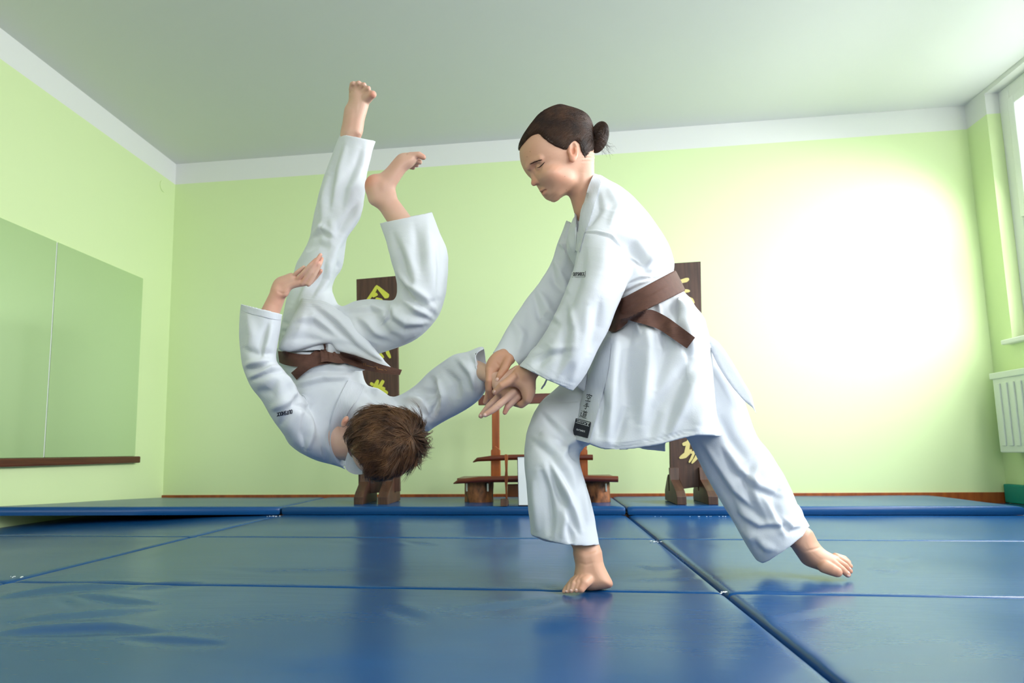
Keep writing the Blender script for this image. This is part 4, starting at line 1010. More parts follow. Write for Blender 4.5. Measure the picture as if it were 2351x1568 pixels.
# collar opening: lapels crossing in a V
jk.tube([(1330, 420, 1364, 382, 1.835, .056), (1318, 470, 1362, 420, 1.84, .048), (1322, 500, 1340, 470, 1.80, .05), (1323, 540, 1328, 530, 1.76, .04)], .004, 's')
SLL = [(1360, 470, 1470, 515, 1.75, .055), (1336, 535, 1452, 578, 1.71, .072), (1320, 600, 1445, 630, 1.675, .078), (1303, 655, 1430, 675, 1.66, .076), (1280, 712, 1412, 715, 1.655, .073), (1252, 762, 1394, 758, 1.655, .072), (1224, 798, 1370, 805, 1.655, .07), (1204, 824, 1345, 858, 1.655, .066), (1191, 841, 1314, 898, 1.655, .062)]
jk.tube(SLL, .010)
jk.tube([(SLL[-4][0]+25, SLL[-4][1], SLL[-4][2]-25, SLL[-4][3], SLL[-4][4], .04)]+[(a+4, b+1, c-5, d-2, e, f-.0075) for a, b, c, d, e, f in SLL[-3:]]+[(1170, 870, 1300, 930, 1.655, .058)], 0, 's')
SLR = [(1300, 505, 1380, 560, 1.95, .065), (1282, 560, 1372, 612, 1.945, .07), (1262, 612, 1352, 662, 1.92, .066), (1232, 656, 1322, 708, 1.88, .062), (1201, 700, 1290, 752, 1.84, .058), (1174, 738, 1256, 790, 1.80, .055), (1150, 778, 1226, 816, 1.76, .05), (1130, 812, 1192, 842, 1.73, .044)]
jk.tube(SLR, .010)
jk.tube([(a+4, b+1, c-4, d-1, e, f-.007) for a, b, c, d, e, f in SLR[-2:]]+[(1108, 845, 1160, 870, 1.70, .042)], 0, 's')
jk.pillow([(1110, 830), (1128, 815), (1138, 808), (1150, 806), (1163, 811), (1176, 822), (1190, 838), (1188, 870), (1120, 890)], 1.72, .3, 10, 0, 'cut', 1)
# back panel flying behind the rear thigh, and the back hem
jk.pillow([(1622, 770), (1640, 780), (1652, 792), (1674, 824), (1697, 859), (1716, 889), (1728, 916), (1738, 953), (1726, 936), (1709, 922), (1692, 905), (1672, 878), (1655, 850), (1640, 820)], 1.80, .008, 6, .002, smooth=2, grad=(.0004, 0))
jk.pillow([(1463, 1026), (1500, 1018), (1528, 1012), (1529, 1038), (1500, 1034), (1475, 1032)], 1.99, .006, 4, .002, smooth=1)
jk.pillow([(1314, 878), (1350, 850), (1345, 900), (1338, 897), (1326, 888)], 1.75, .006, 4, .002, smooth=1)
jm = jk.mesh('jacket'); laplace(jm, 2)
NEAR = (1.3, 1.78)
JS = [([(1400, 545), (1385, 610), (1350, 690), (1320, 760)], 26, .006), ([(1340, 560), (1330, 630), (1305, 700), (1270, 760)], 14, -.005), ([(1300, 700), (1310, 760), (1300, 820), (1280, 860)], 14, .007, 1), ([(1260, 790), (1240, 820), (1232, 850)], 14, -.006),
      ([(1350, 700), (1340, 770), (1320, 830), (1310, 880)], 14, .006), ([(1375, 690), (1370, 750), (1350, 810)], 12, -.005), ([(1225, 830), (1260, 810), (1310, 800)], 12, .005, 1),
      ([(1339, 534), (1370, 534), (1402, 543), (1425, 560), (1439, 572)], 3, .004, 1), ([(1440, 585), (1462, 600), (1475, 612)], 3, .003, 1),
      ([(1410, 540), (1450, 560), (1480, 600), (1490, 620)], 16, .008, 1), ([(1476, 615), (1500, 600), (1530, 580)], 10, .007, 1), ([(1470, 622), (1500, 628), (1540, 612)], 8, -.009), ([(1440, 650), (1470, 640), (1520, 634)], 5, .006, 1), ([(1430, 672), (1465, 655), (1500, 642)], 5, .006, 1),
      ([(1500, 530), (1520, 560), (1540, 600)], 12, .006), ([(1420, 470), (1460, 510), (1490, 560)], 18, .005), ([(1370, 440), (1375, 480), (1350, 520)], 9, -.005), ([(1395, 430), (1420, 470), (1400, 520)], 10, .004),
      ([(1500, 700), (1520, 740), (1530, 800), (1500, 900)], 16, -.008), ([(1450, 740), (1440, 800), (1440, 870), (1450, 960)], 18, -.009), ([(1480, 730), (1490, 800), (1480, 880), (1470, 980)], 18, .010), ([(1420, 770), (1410, 850), (1400, 950), (1395, 1010)], 14, .009),
      ([(1550, 690), (1570, 760), (1590, 820)], 14, .009, 1), ([(1620, 830), (1580, 880), (1550, 950), (1530, 1000)], 16, .010, 1), ([(1600, 800), (1560, 870), (1510, 940), (1490, 1010)], 16, -.009), ([(1630, 850), (1620, 920), (1600, 980)], 14, .007),
      ([(1540, 680), (1560, 700), (1590, 740)], 8, .007), ([(1560, 672), (1590, 700), (1618, 750)], 8, -.006), ([(1600, 770), (1620, 800), (1615, 830)], 9, .006), ([(1631, 800), (1639, 850), (1645, 900), (1647, 960)], 3, -.006), ([(1510, 696), (1515, 720), (1525, 740)], 6, .006), ([(1470, 720), (1465, 745), (1470, 770)], 6, .006),
      ([(1440, 930), (1425, 980), (1410, 1025)], 12, -.008), ([(1380, 880), (1385, 940), (1375, 1000)], 10, -.007),
      ([(1290, 540), (1300, 580), (1290, 630)], 10, .006), ([(1270, 600), (1280, 640), (1300, 670)], 12, .008, 1), ([(1230, 670), (1250, 720), (1280, 740)], 14, .009, 1), ([(1210, 700), (1220, 750), (1200, 790)], 12, -.003), ([(1180, 740), (1200, 770), (1190, 810)], 12, .006), ([(1310, 500), (1305, 540), (1318, 580)], 6, .006), ([(1285, 560), (1297, 570), (1310, 580)], 4, .004)]
for off in (0, 5, 10): JS.append(([(1193+off*.4, 838-off), (1226+off*.3, 863-off), (1268, 884-off), (1312, 897-off)], 1.5, -.0012))
for off in (6, 10, 14): JS.append(([(1380, 1030-off), (1406, 1035-off), (1463, 1029-off), (1521, 1018-off), (1571, 1004-off), (1646, 999-off)], 1.5, -.0012))
sculpt(jm, JS, .0024, 20, 8, gain=1.75); sculpt(jm, [], .0009, 55, 9, thin=False)
jbv = bvh_of(jm)
jack = link_mesh('jacket', jm, GI, girl)
tbv = None
# collar band round the neck and down the front
ribbon('lapel', [(1364, 398), (1352, 425), (1342, 460), (1332, 500), (1325, 540), (1321, 575)], [(1385, 404), (1376, 430), (1366, 465), (1354, 505), (1342, 535), (1330, 580)], jbv, .006, .008, HEM, jack, defY=1.78)
ribbon('lapel', [(1319, 488), (1319, 520), (1318, 550), (1318, 578)], [(1325, 488), (1324, 520), (1323, 550), (1321, 578)], jbv, .004, .008, HEM, jack, nw=3, defY=1.78)
core = Sdf(.006); core.tube(TOR, .015); core.pillow(SKP, 1.83, .172, 62, .012, 'u', 2, blur=6)
cm_ = core.mesh('core'); sculpt(cm_, JS, 0, gain=1.75, thin=False); cbv = bvh_of(cm_); bpy.data.meshes.remove(cm_)
lap = ribbon('front_band', [(1380, 760), (1366, 820), (1346, 880), (1330, 932), (1311, 1006)], [(1404, 760), (1400, 820), (1390, 880), (1375, 935), (1352, 1017)], cbv, .006, .008, HEM, jack, defY=1.76)
lbv = BVHTree.FromObject(lap, bpy.context.evaluated_depsgraph_get()) if False else None
def world_bvh(o):
    me = o.data; off = Vector((0, 0, 0)); q = o
    while q is not None: off += q.location; q = q.parent
    return BVHTree.FromPolygons([tuple(v.co+off) for v in me.vertices], [tuple(p.vertices) for p in me.polygons])
lbv = world_bvh(lap)
lab = ribbon('sewn_label', [(1322, 960), (1317, 982), (1314, 997)], [(1357, 969), (1353, 990), (1349, 1006)], lbv, .0035, .0012, BLACKL, jack, defY=1.7)
def ink(strokes, bv, mt, parent, name, wd, off=.0009):
    cvs = []
    for s in strokes:
        P = catmull(s, 3) if len(s) > 2 else np.array(s, float); cvs.append(([surf(x, y, off, bv) for x, y in P], [wd]*len(P)))
    return strands(name, cvs, mt, parent, 4)
def glyph(strokes, ox, oy, ux, uy, vx, vy):
    """unit-square strokes placed with picture axes u (right) and v (down)"""
    return [[(ox+a*ux+b_*vx, oy+a*uy+b_*vy) for a, b_ in s] for s in strokes]
KARA = [[(.5, 0), (.5, .1)], [(.12, .12), (.1, .28)], [(.12, .14), (.9, .14), (.85, .26)], [(.38, .2), (.34, .36), (.15, .5)], [(.6, .2), (.6, .42), (.85, .42)], [(.25, .6), (.78, .58)], [(.5, .6), (.5, .95)], [(.1, .97), (.92, .94)]]
TE = [[(.7, .02), (.3, .12)], [(.25, .32), (.78, .28)], [(.08, .56), (.95, .50)], [(.52, .1), (.56, .5), (.54, .95), (.36, .86)]]
DO = [[(.42, 0), (.48, .1)], [(.8, 0), (.7, .12)], [(.34, .16), (.98, .14)], [(.64, .16), (.58, .28)], [(.46, .3), (.46, .78)], [(.46, .3), (.86, .3), (.86, .78)], [(.46, .46), (.86, .46)], [(.46, .62), (.86, .62)], [(.46, .78), (.86, .78)],
      [(.12, .08), (.2, .18)], [(.04, .4), (.2, .38), (.12, .6), (.2, .78)], [(.02, .95), (.22, .8), (.5, .95), (1.0, .98)]]
gl = B(); 
ink(glyph(KARA, 1347, 903, 14, 3.2, -4.5, 17), lbv, INK, jack, 'lettering', .0009)
ink(glyph(TE, 1341, 923, 14, 3.2, -4, 15), lbv, INK, jack, 'lettering', .0009)
ink(glyph(DO, 1334, 941, 16, 3.5, -4, 16), lbv, INK, jack, 'lettering', .0008)
FONT = {'O': [[(0, .2), (.5, 0), (1, .2), (1, .8), (.5, 1), (0, .8), (0, .2)]], 'U': [[(0, 0), (0, .8), (.5, 1), (1, .8), (1, 0)]], 'T': [[(0, 0), (1, 0)], [(.5, 0), (.5, 1)]], 'S': [[(1, .1), (.5, 0), (0, .2), (.5, .5), (1, .8), (.5, 1), (0, .9)]],
        'H': [[(0, 0), (0, 1)], [(1, 0), (1, 1)], [(0, .5), (1, .5)]], 'C': [[(1, .15), (.5, 0), (0, .3), (0, .7), (.5, 1), (1, .85)]], 'K': [[(0, 0), (0, 1)], [(1, 0), (0, .5), (1, 1)]], 'A': [[(0, 1), (.5, 0), (1, 1)], [(.2, .65), (.8, .65)]], 'R': [[(0, 1), (0, 0), (.9, .1), (.9, .4), (0, .5), (1, 1)]], 'E': [[(1, 0), (0, 0), (0, 1), (1, 1)], [(0, .5), (.8, .5)]]}
def word(tx, ox, oy, ux, uy, vx, vy, pitch, cw=.72):
    out = []
    for i, ch in enumerate(tx):
        for s in FONT[ch]: out.append([(ox+(i*pitch+a*cw*pitch)*ux+b_*vx, oy+(i*pitch+a*cw*pitch)*uy+b_*vy) for a, b_ in s])
    return out
sbv = lbv
labv = world_bvh(lab)
ink([[(1324, 963), (1355, 971)], [(1322, 970), (1352, 978.5)]], labv, WTH, jack, 'lettering', .0006, .0008)
ink(word('KARATE', 1325, 965.5, .97, .25, -.25, 2.6, 2.6), labv, WTH, jack, 'lettering', .0003, .0008)
ink([[(1341, 970), (1345, 974)], [(1340, 974), (1346, 971)], [(1347, 971), (1352, 972)], [(1348, 975), (1352, 973)], [(1350, 970), (1349, 977)]], labv, WTH, jack, 'lettering', .0006, .0008)
ink(word('OUTSHOCK', 1324, 984, .97, .25, -.6, 3.4, 2.6), labv, WTH, jack, 'lettering', .0004, .0008)
# sleeve label
sl = ribbon('sleeve_label', [(1313, 624), (1330, 622.5), (1344, 622.5)], [(1312.5, 636), (1329, 635), (1343, 635.5)], jbv, .0016, .001, GI, jack, defY=1.6)
ink([[(1313, 624), (1344, 622.7)], [(1344, 622.7), (1343, 635.5)], [(1343, 635.5), (1313, 636)]], jbv, INK, jack, 'lettering', .0005, .0024)
ink(word('OUTSHOCK', 1316, 625.8, 1, -.02, -.02, 7.2, 3.35), jbv, INK, jack, 'lettering', .0008, .0026)
# cord hanging under the cuff
curve_tube('tie_cord', [pt(1257, 868, 1.665), pt(1254, 874, 1.69), pt(1250, 883, 1.71), pt(1246, 888, 1.72), pt(1243, 893, 1.72)], [.0022, .0022, .0025, .0025, .0018], GI, jack)
# ---- belt
bt = Sdf(.003)
bt.tube([(1396, 702, 1551, 620, 1.826, .176), (1396, 728, 1563, 643, 1.826, .182), (1398, 754, 1574, 667, 1.826, .192)], 0, 'u', sub=1)
bmesh_ = bt.mesh('belt'); laplace(bmesh_, 3); sculpt(bmesh_, [([(1420, 716), (1470, 690), (1530, 655)], 3, -.002), ([(1440, 706), (1500, 676), (1552, 648)], 3, .0015)], 0, 60, 2)
bbv = bvh_of(bmesh_)
belt = link_mesh('belt', bmesh_, BELTM, girl)
ribbon('belt_tail', [(1440, 722), (1470, 716), (1495, 711), (1530, 727), (1565, 752), (1596, 775)], [(1436, 730), (1450, 737), (1480, 745), (1512, 756), (1545, 778), (1577, 800)], [cbv, bbv], .017, .006, BELTM, belt)
ribbon('knot', [(1429, 684), (1424, 700), (1422, 716), (1436, 726)], [(1412, 690), (1404, 716), (1398, 738), (1394, 757)], [bbv], .012, .010, BELTM, belt)
ribbon('knot', [(1408, 722), (1426, 722), (1446, 724)], [(1392, 756), (1412, 762), (1440, 742)], [bbv, cbv], .018, .008, BELTM, belt)
# ------------------------------------------------------------------ falling boy, head down
boy = empty('person', tuple(pt(800, 900, 1.84)), label='person flipped upside down in mid-air, short brown hair, white judo suit, bare feet up', cat='person')
bb = Sdf(.0024)
def frame_from(U, F):
    U = np.array(U, float); U /= np.linalg.norm(U); F = np.array(F, float); F = F-U*(F@U); F /= np.linalg.norm(F); return F, U, np.cross(U, F)
BF, BU, BS = frame_from((.58, -.62, -.48), (-.12, .80, .55))
BO = pt(888, 1004, 1.745)
BFR = Frame(BO, BF, BU, BS)
BST = [(a*.93, b_*.93, c*.93, d*.93, e, f*.95) for a, b_, c, d, e, f in HEAD_ST]
bb.tube(BST, .012, 'u', BFR, 3, 2.2)
def bl(f, u, s): return BO+BF*f+BU*u+BS*s
for s in (1, -1):
    bb.ell(bl(.055, -.045, s*.030), (.022, .020, .020), None, .014)
    bb.ell(bl(.078, -.022, s*.030), (.012, .011, .011), None, .008, 's'); bb.ell(bl(.070, -.023, s*.030), (.0125, .0125, .0125), None, .004)
bb.caps([bl(.082, -.020, 0), bl(.092, -.045, 0), bl(.098, -.058, 0)], [.006, .0075, .009], .007)
bb.caps([bl(.076, -.082, .02), bl(.085, -.082, 0), bl(.076, -.082, -.02)], [.003, .006, .003], .004)
# ear showing at the left edge of the hair
ecb = pt(792, 968, 1.735); EB = np.array([[.25, .3, .9], [-.9, .2, .3], [.3, .9, -.3]])
bb.ell(ecb, (.0165, .0095, .009), EB, .004); bb.ell(ecb+np.array([.004, -.010, -.008]), (.007, .006, .005), EB, .003, 's')
# neck and trunk
bb.caps([pt(880, 1015, 1.79), pt(838, 1022, 1.80), pt(800, 1020, 1.825), pt(760, 1005, 1.85)], [.045, .046, .048, .055], .014)
bb.tube([(775, 955, 775, 1050, 1.85, .06), (745, 900, 740, 1030, 1.865, .09), (700, 860, 830, 905, 1.87, .08), (670, 820, 800, 830, 1.88, .08), (670, 760, 790, 760, 1.89, .075)], .016)
arm(bb, [(735, 1000, 1.84), (679, 964, 1.757), (635, 898, 1.697), (604, 850, 1.678), (594, 810, 1.676), (606, 750, 1.676), (628, 700, 1.675), (640, 672, 1.67)], [.035, .03, .028, .028, .028, .027, .0235, .0215])
arm(bb, [(900, 970, 1.90), (958, 945, 1.885), (1046, 884, 1.815), (1095, 848, 1.755), (1125, 862, 1.715), (1150, 874, 1.70)], [.026, .024, .022, .024, .022, .020])
# held hand
bb.pillow([(1128, 878), (1146, 860), (1170, 848), (1187, 838), (1193, 848), (1186, 872), (1194, 892), (1197, 908), (1192, 920), (1178, 925), (1162, 918), (1148, 912), (1138, 904)], 1.692, .0135, 14, .006)
bb.finger([(1178, 902, 1.675), (1160, 917, 1.665), (1146, 929, 1.658), (1130, 942, 1.655), (1114, 952, 1.655)], [10, 8.4, 8.6, 7.6, 6], .003)
bb.finger([(1155, 898, 1.70), (1140, 915, 1.70), (1122, 933, 1.70), (1104, 955, 1.705)], [9, 7.8, 7.6, 5.8], .002)
bb.finger([(1188, 912, 1.68), (1177, 923, 1.678), (1165, 934, 1.678), (1159, 947, 1.68)], [8.5, 7.6, 7, 5.4], .003)
# free hand, palm towards the room
bb.pillow([(626, 650), (636, 638), (652, 632), (670, 626), (680, 634), (694, 640), (708, 646), (712, 652), (700, 657), (682, 660), (668, 666), (658, 682), (634, 684), (622, 668)], 1.665, .014, 14, .007)
bb.finger([(668, 640, 1.665), (683, 625, 1.655), (698, 613, 1.652)], [6, 5.4, 4.4], .001)
bb.finger([(680, 647, 1.658), (698, 625, 1.648), (713, 608, 1.642), (725, 596, 1.642)], [6.2, 5.8, 5.2, 4.4], .001)
bb.finger([(694, 651, 1.658), (711, 626, 1.648), (725, 602, 1.642), (736, 585, 1.642)], [6.2, 5.8, 5.4, 4.6], .001)
bb.finger([(708, 652, 1.66), (722, 630, 1.655), (734, 607, 1.652), (739, 594, 1.66)], [6.4, 6, 5.6, 4.6], .001)
bb.finger([(712, 648, 1.685), (724, 636, 1.685), (736, 622, 1.68)], [6.6, 6.2, 5.4], .001)
# legs
arm(bb, [(720, 730, 1.90), (735, 620, 1.93), (775, 480, 1.95), (800, 340, 1.955), (812, 285, 1.955), (815, 258, 1.955)], [.045, .042, .046, .034, .028, .028])
arm(bb, [(770, 770, 1.87), (868, 748, 1.84), (918, 738, 1.805), (955, 703, 1.787), (965, 640, 1.787), (958, 575, 1.81), (920, 510, 1.84), (882, 455, 1.85), (866, 430, 1.85)], [.045, .045, .045, .045, .045, .042, .034, .031, .033])
# foot of the straight leg: top of the foot towards us
bb.pillow([(790, 268), (793, 250), (800, 236), (801, 212), (804, 198), (818, 192), (834, 194), (846, 206), (852, 222), (848, 238), (843, 256), (836, 280), (830, 310), (806, 316), (786, 308), (788, 285)], 1.94, .030, 20, .02, blur=2)
for P, r in (([(842, 226, 1.92), (852, 218, 1.905), (856, 217, 1.90)], [13, 10.5, 9]), ([(834, 214, 1.92), (843, 204, 1.905), (846, 203, 1.90)], [8.5, 7.2, 6]), ([(826, 208, 1.92), (832, 196, 1.905), (836, 195, 1.90)], [8, 7, 6]),
             ([(817, 206, 1.92), (821, 193, 1.908), (824, 191, 1.90)], [8, 7, 6]), ([(808, 206, 1.925), (809, 194, 1.912), (812, 192, 1.905)], [7.8, 6.8, 5.8])): bb.finger(P, r, .004)
# foot of the bent leg: inner side, heel at left
bb.pillow([(852, 470), (842, 446), (838, 424), (843, 408), (856, 400), (872, 398), (888, 385), (904, 366), (918, 353), (938, 350), (956, 352), (958, 368), (948, 382), (932, 394), (918, 414), (908, 432), (909, 452), (890, 478)], 1.845, .030, 22, .012, blur=3)
for P, r in (([(942, 358, 1.835), (962, 356, 1.83), (972, 361, 1.83)], [9, 8, 6.5]), ([(942, 368, 1.85), (956, 369, 1.85), (964, 372, 1.85)], [8, 7, 6]), ([(940, 374, 1.862), (950, 377, 1.862), (957, 379, 1.862)], [7.6, 6.6, 5.4]), ([(936, 378, 1.873), (944, 383, 1.873), (949, 385, 1.873)], [7.4, 6.2, 5])): bb.finger(P, r, .004)
bb.ell(pt(881, 428, 1.82), (.012, .008, .014), None, .008)
bom = bb.mesh('body'); laplace(bom, 1, .4)
sculpt(bom, [([(905, 450), (912, 430), (918, 410)], 4, .0015), ([(655, 655), (672, 645), (690, 640)], 2.5, -.0012), ([(676, 652), (690, 632)], 2, -.0012), ([(1152, 905), (1144, 916)], 3, -.002), ([(1140, 932), (1147, 937)], 1.5, -.0007), ([(1144, 927), (1151, 932)], 1.5, -.0007),
             ([(636, 668), (648, 674), (660, 672)], 3, -.0015), ([(806, 200), (812, 204)], 2, -.001), ([(818, 260), (822, 230)], 4, .001)])
paint(bom, [(pt(842, 415, 1.83), .03, (1.1, .55, .42), .8), (pt(895, 375, 1.83), .03, RED, .3), (pt(972, 360, 1.82), .015, RED, .4), (pt(856, 218, 1.89), .014, RED, .7), (pt(800, 225, 1.92), .03, (.9, .95, .8), .3), (pt(735, 590, 1.65), .014, RED, .6), (pt(724, 600, 1.64), .014, RED, .4), (pt(737, 622, 1.68), .012, RED, .7),
            (pt(690, 640, 1.65), .02, (1, .72, .66), .5), (pt(791, 966, 1.725), .014, (1.0, .62, .52), .8), (pt(640, 690, 1.66), .05, (.92, .75, .66), .6), (pt(1110, 840, 1.73), .04, (.85, .85, .75), .6), (pt(1120, 950, 1.65), .016, RED, .3), (pt(1160, 945, 1.67), .012, RED, .7),
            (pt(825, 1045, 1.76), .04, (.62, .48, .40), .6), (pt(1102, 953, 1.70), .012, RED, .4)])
bbo = link_mesh('body', bom, SKIN2, boy)
bbw = world_bvh(bbo)
nail(1113, 952.5, 4.2, 3.4, -.6, bbo, bbw); nail(1103, 954, 3, 3, -.6, bbo, bbw); nail(838, 195, 2.6, 2, 0, bbo, bbw)
# ---- trousers
bt_ = Sdf(.0034)
L1 = [(636, 812, 800, 800, 1.885, .12), (640, 770, 795, 745, 1.89, .12), (650, 722, 778, 706, 1.90, .11), (658, 684, 764, 668, 1.915, .10), (668, 648, 770, 640, 1.92, .09), (679, 612, 785, 616, 1.925, .088), (695, 580, 791, 578, 1.93, .082), (709, 552, 797, 546, 1.935, .078),
      (717, 520, 818, 518, 1.94, .078), (722, 492, 830, 496, 1.945, .078), (729, 460, 837, 458, 1.95, .075), (738, 428, 840, 424, 1.95, .07), (749, 395, 843, 394, 1.955, .066), (760, 366, 850, 368, 1.955, .062), (770, 337, 856, 345, 1.955, .058), (781, 308, 863, 324, 1.955, .054)]
bt_.tube(L1, .02); bt_.tube([(a+4, b_, c-4, d, e, f-.007) for a, b_, c, d, e, f in L1[-2:]]+[(790, 280, 872, 296, 1.955, .05)], 0, 's')
L2 = [(740, 712, 760, 850, 1.87, .11), (786, 704, 806, 840, 1.865, .108), (815, 692, 852, 818, 1.85, .10), (850, 687, 893, 804, 1.83, .095), (884, 690, 934, 790, 1.805, .092), (903, 688, 968, 770, 1.79, .09), (910, 674, 1000, 736, 1.78, .088), (910, 655, 1017, 697, 1.78, .086), (907, 632, 1024, 650, 1.785, .085),
      (900, 606, 1027, 606, 1.80, .084), (892, 580, 1025, 573, 1.81, .08), (885, 552, 1014, 545, 1.825, .076), (877, 530, 1003, 515, 1.84, .072), (870, 512, 992, 486, 1.85, .068)]
bt_.tube(L2, .02); bt_.tube([(a+4, b_, c-4, d, e, f-.007) for a, b_, c, d, e, f in L2[-2:]]+[(862, 480, 980, 454, 1.86, .064)], 0, 's')
btm = bt_.mesh('trousers'); laplace(btm, 2)
BTS = [([(790, 330), (775, 380), (765, 430), (760, 480)], 12, .007, 1), ([(835, 340), (825, 380), (800, 430), (790, 480)], 14, .008, 1), ([(755, 400), (745, 450), (745, 500), (735, 540)], 10, .007), ([(830, 460), (805, 500), (780, 540), (770, 570)], 12, .008, 1),
       ([(760, 500), (770, 540), (765, 590), (755, 630)], 12, .008), ([(715, 545), (740, 530), (765, 545)], 9, .007, 1), ([(700, 575), (730, 560), (760, 570)], 9, -.006), ([(775, 600), (785, 620), (775, 645)], 8, -.006), ([(750, 600), (745, 640), (720, 680)], 10, .008, 1), ([(735, 600), (700, 650), (680, 700)], 12, .006, 1), ([(670, 700), (655, 740), (650, 780)], 10, .006),
       ([(648, 740), (665, 745)], 5, -.005), ([(645, 760), (668, 765)], 5, -.005), ([(765, 660), (770, 690), (785, 705)], 8, .006),
       ([(905, 645), (940, 690), (980, 700), (1005, 690)], 12, -.010), ([(900, 620), (930, 660), (970, 690), (1000, 720)], 12, .010, 1), ([(920, 690), (950, 715), (985, 730)], 12, .009, 1), ([(890, 690), (900, 730), (930, 750), (975, 745)], 12, .008, 1), ([(845, 700), (870, 740), (890, 770), (920, 780)], 12, -.007), ([(820, 730), (860, 770), (900, 785)], 12, .007, 1),
       ([(896, 698), (885, 725), (865, 748)], 3, .006, 1), ([(800, 715), (850, 705), (880, 712)], 8, .005, 1), ([(920, 560), (935, 610), (950, 660)], 14, .006, 1), ([(980, 510), (985, 560), (990, 620), (1000, 680)], 16, .007), ([(900, 530), (915, 580), (925, 620)], 10, -.005), ([(950, 510), (958, 560), (965, 620)], 12, -.005), ([(1005, 560), (1010, 620), (1005, 680)], 8, -.006),
       ([(780, 760), (830, 790), (870, 800)], 10, -.006)]
sculpt(btm, BTS, .0026, 20, 5, gain=1.6); sculpt(btm, [], .0009, 50, 6, thin=False)
btr = link_mesh('trousers', btm, GI, boy); btb = world_bvh(btr)
# ---- jacket
bj = Sdf(.0034)
bj.pillow([(634, 800), (680, 790), (740, 785), (800, 798), (824, 830), (832, 868), (846, 884), (868, 890), (886, 902), (905, 915), (930, 905), (965, 890), (990, 900), (998, 950), (985, 985), (940, 990), (880, 985), (830, 985), (800, 985), (789, 1000), (787, 1040), (790, 1068), (798, 1081), (780, 1074), (758, 1067), (730, 1059), (702, 1046), (676, 1030), (655, 1004), (645, 950), (655, 880), (642, 840)], 1.885, .125, 78, .012, smooth=2, blur=14)
bj.tube([(634, 806, 822, 812, 1.885, .118), (642, 838, 826, 842, 1.885, .115), (655, 866, 834, 876, 1.885, .118)], .02)
SA = [(745, 1060, 715, 930, 1.84, .075), (702, 1046, 706, 925, 1.80, .075), (664, 1016, 694, 912, 1.755, .07), (630, 972, 681, 896, 1.72, .066), (601, 922, 668, 874, 1.695, .063), (574, 884, 652, 852, 1.68, .06), (556, 838, 634, 828, 1.675, .058), (551, 790, 638, 790, 1.675, .056), (551, 745, 644, 755, 1.675, .055), (553, 697, 648, 721, 1.675, .053)]
bj.tube(SA, .008); bj.tube([(a+4, b_, c-4, d, e, f-.006) for a, b_, c, d, e, f in SA[-2:]]+[(556, 660, 652, 686, 1.675, .05)], 0, 's')
SB = [(890, 915, 960, 1010, 1.90, .08), (925, 905, 992, 985, 1.885, .076), (958, 882, 1024, 966, 1.865, .072), (988, 852, 1052, 950, 1.84, .068), (1014, 832, 1078, 935, 1.815, .064), (1042, 814, 1102, 916, 1.79, .06), (1072, 808, 1117, 892, 1.77, .056), (1100, 796, 1118, 872, 1.755, .053), (1112, 797, 1122, 862, 1.75, .05)]
bj.tube(SB, .012); bj.tube([(1088, 806, 1110, 872, 1.755, .044), (1108, 802, 1119, 862, 1.748, .044), (1135, 800, 1150, 850, 1.74, .044)], 0, 's')
bj.pillow([(1092, 812), (1106, 800), (1112, 790), (1140, 790), (1140, 880), (1118, 880), (1104, 862), (1093, 838)], 1.70, .05, 30, 0, 's', 2)
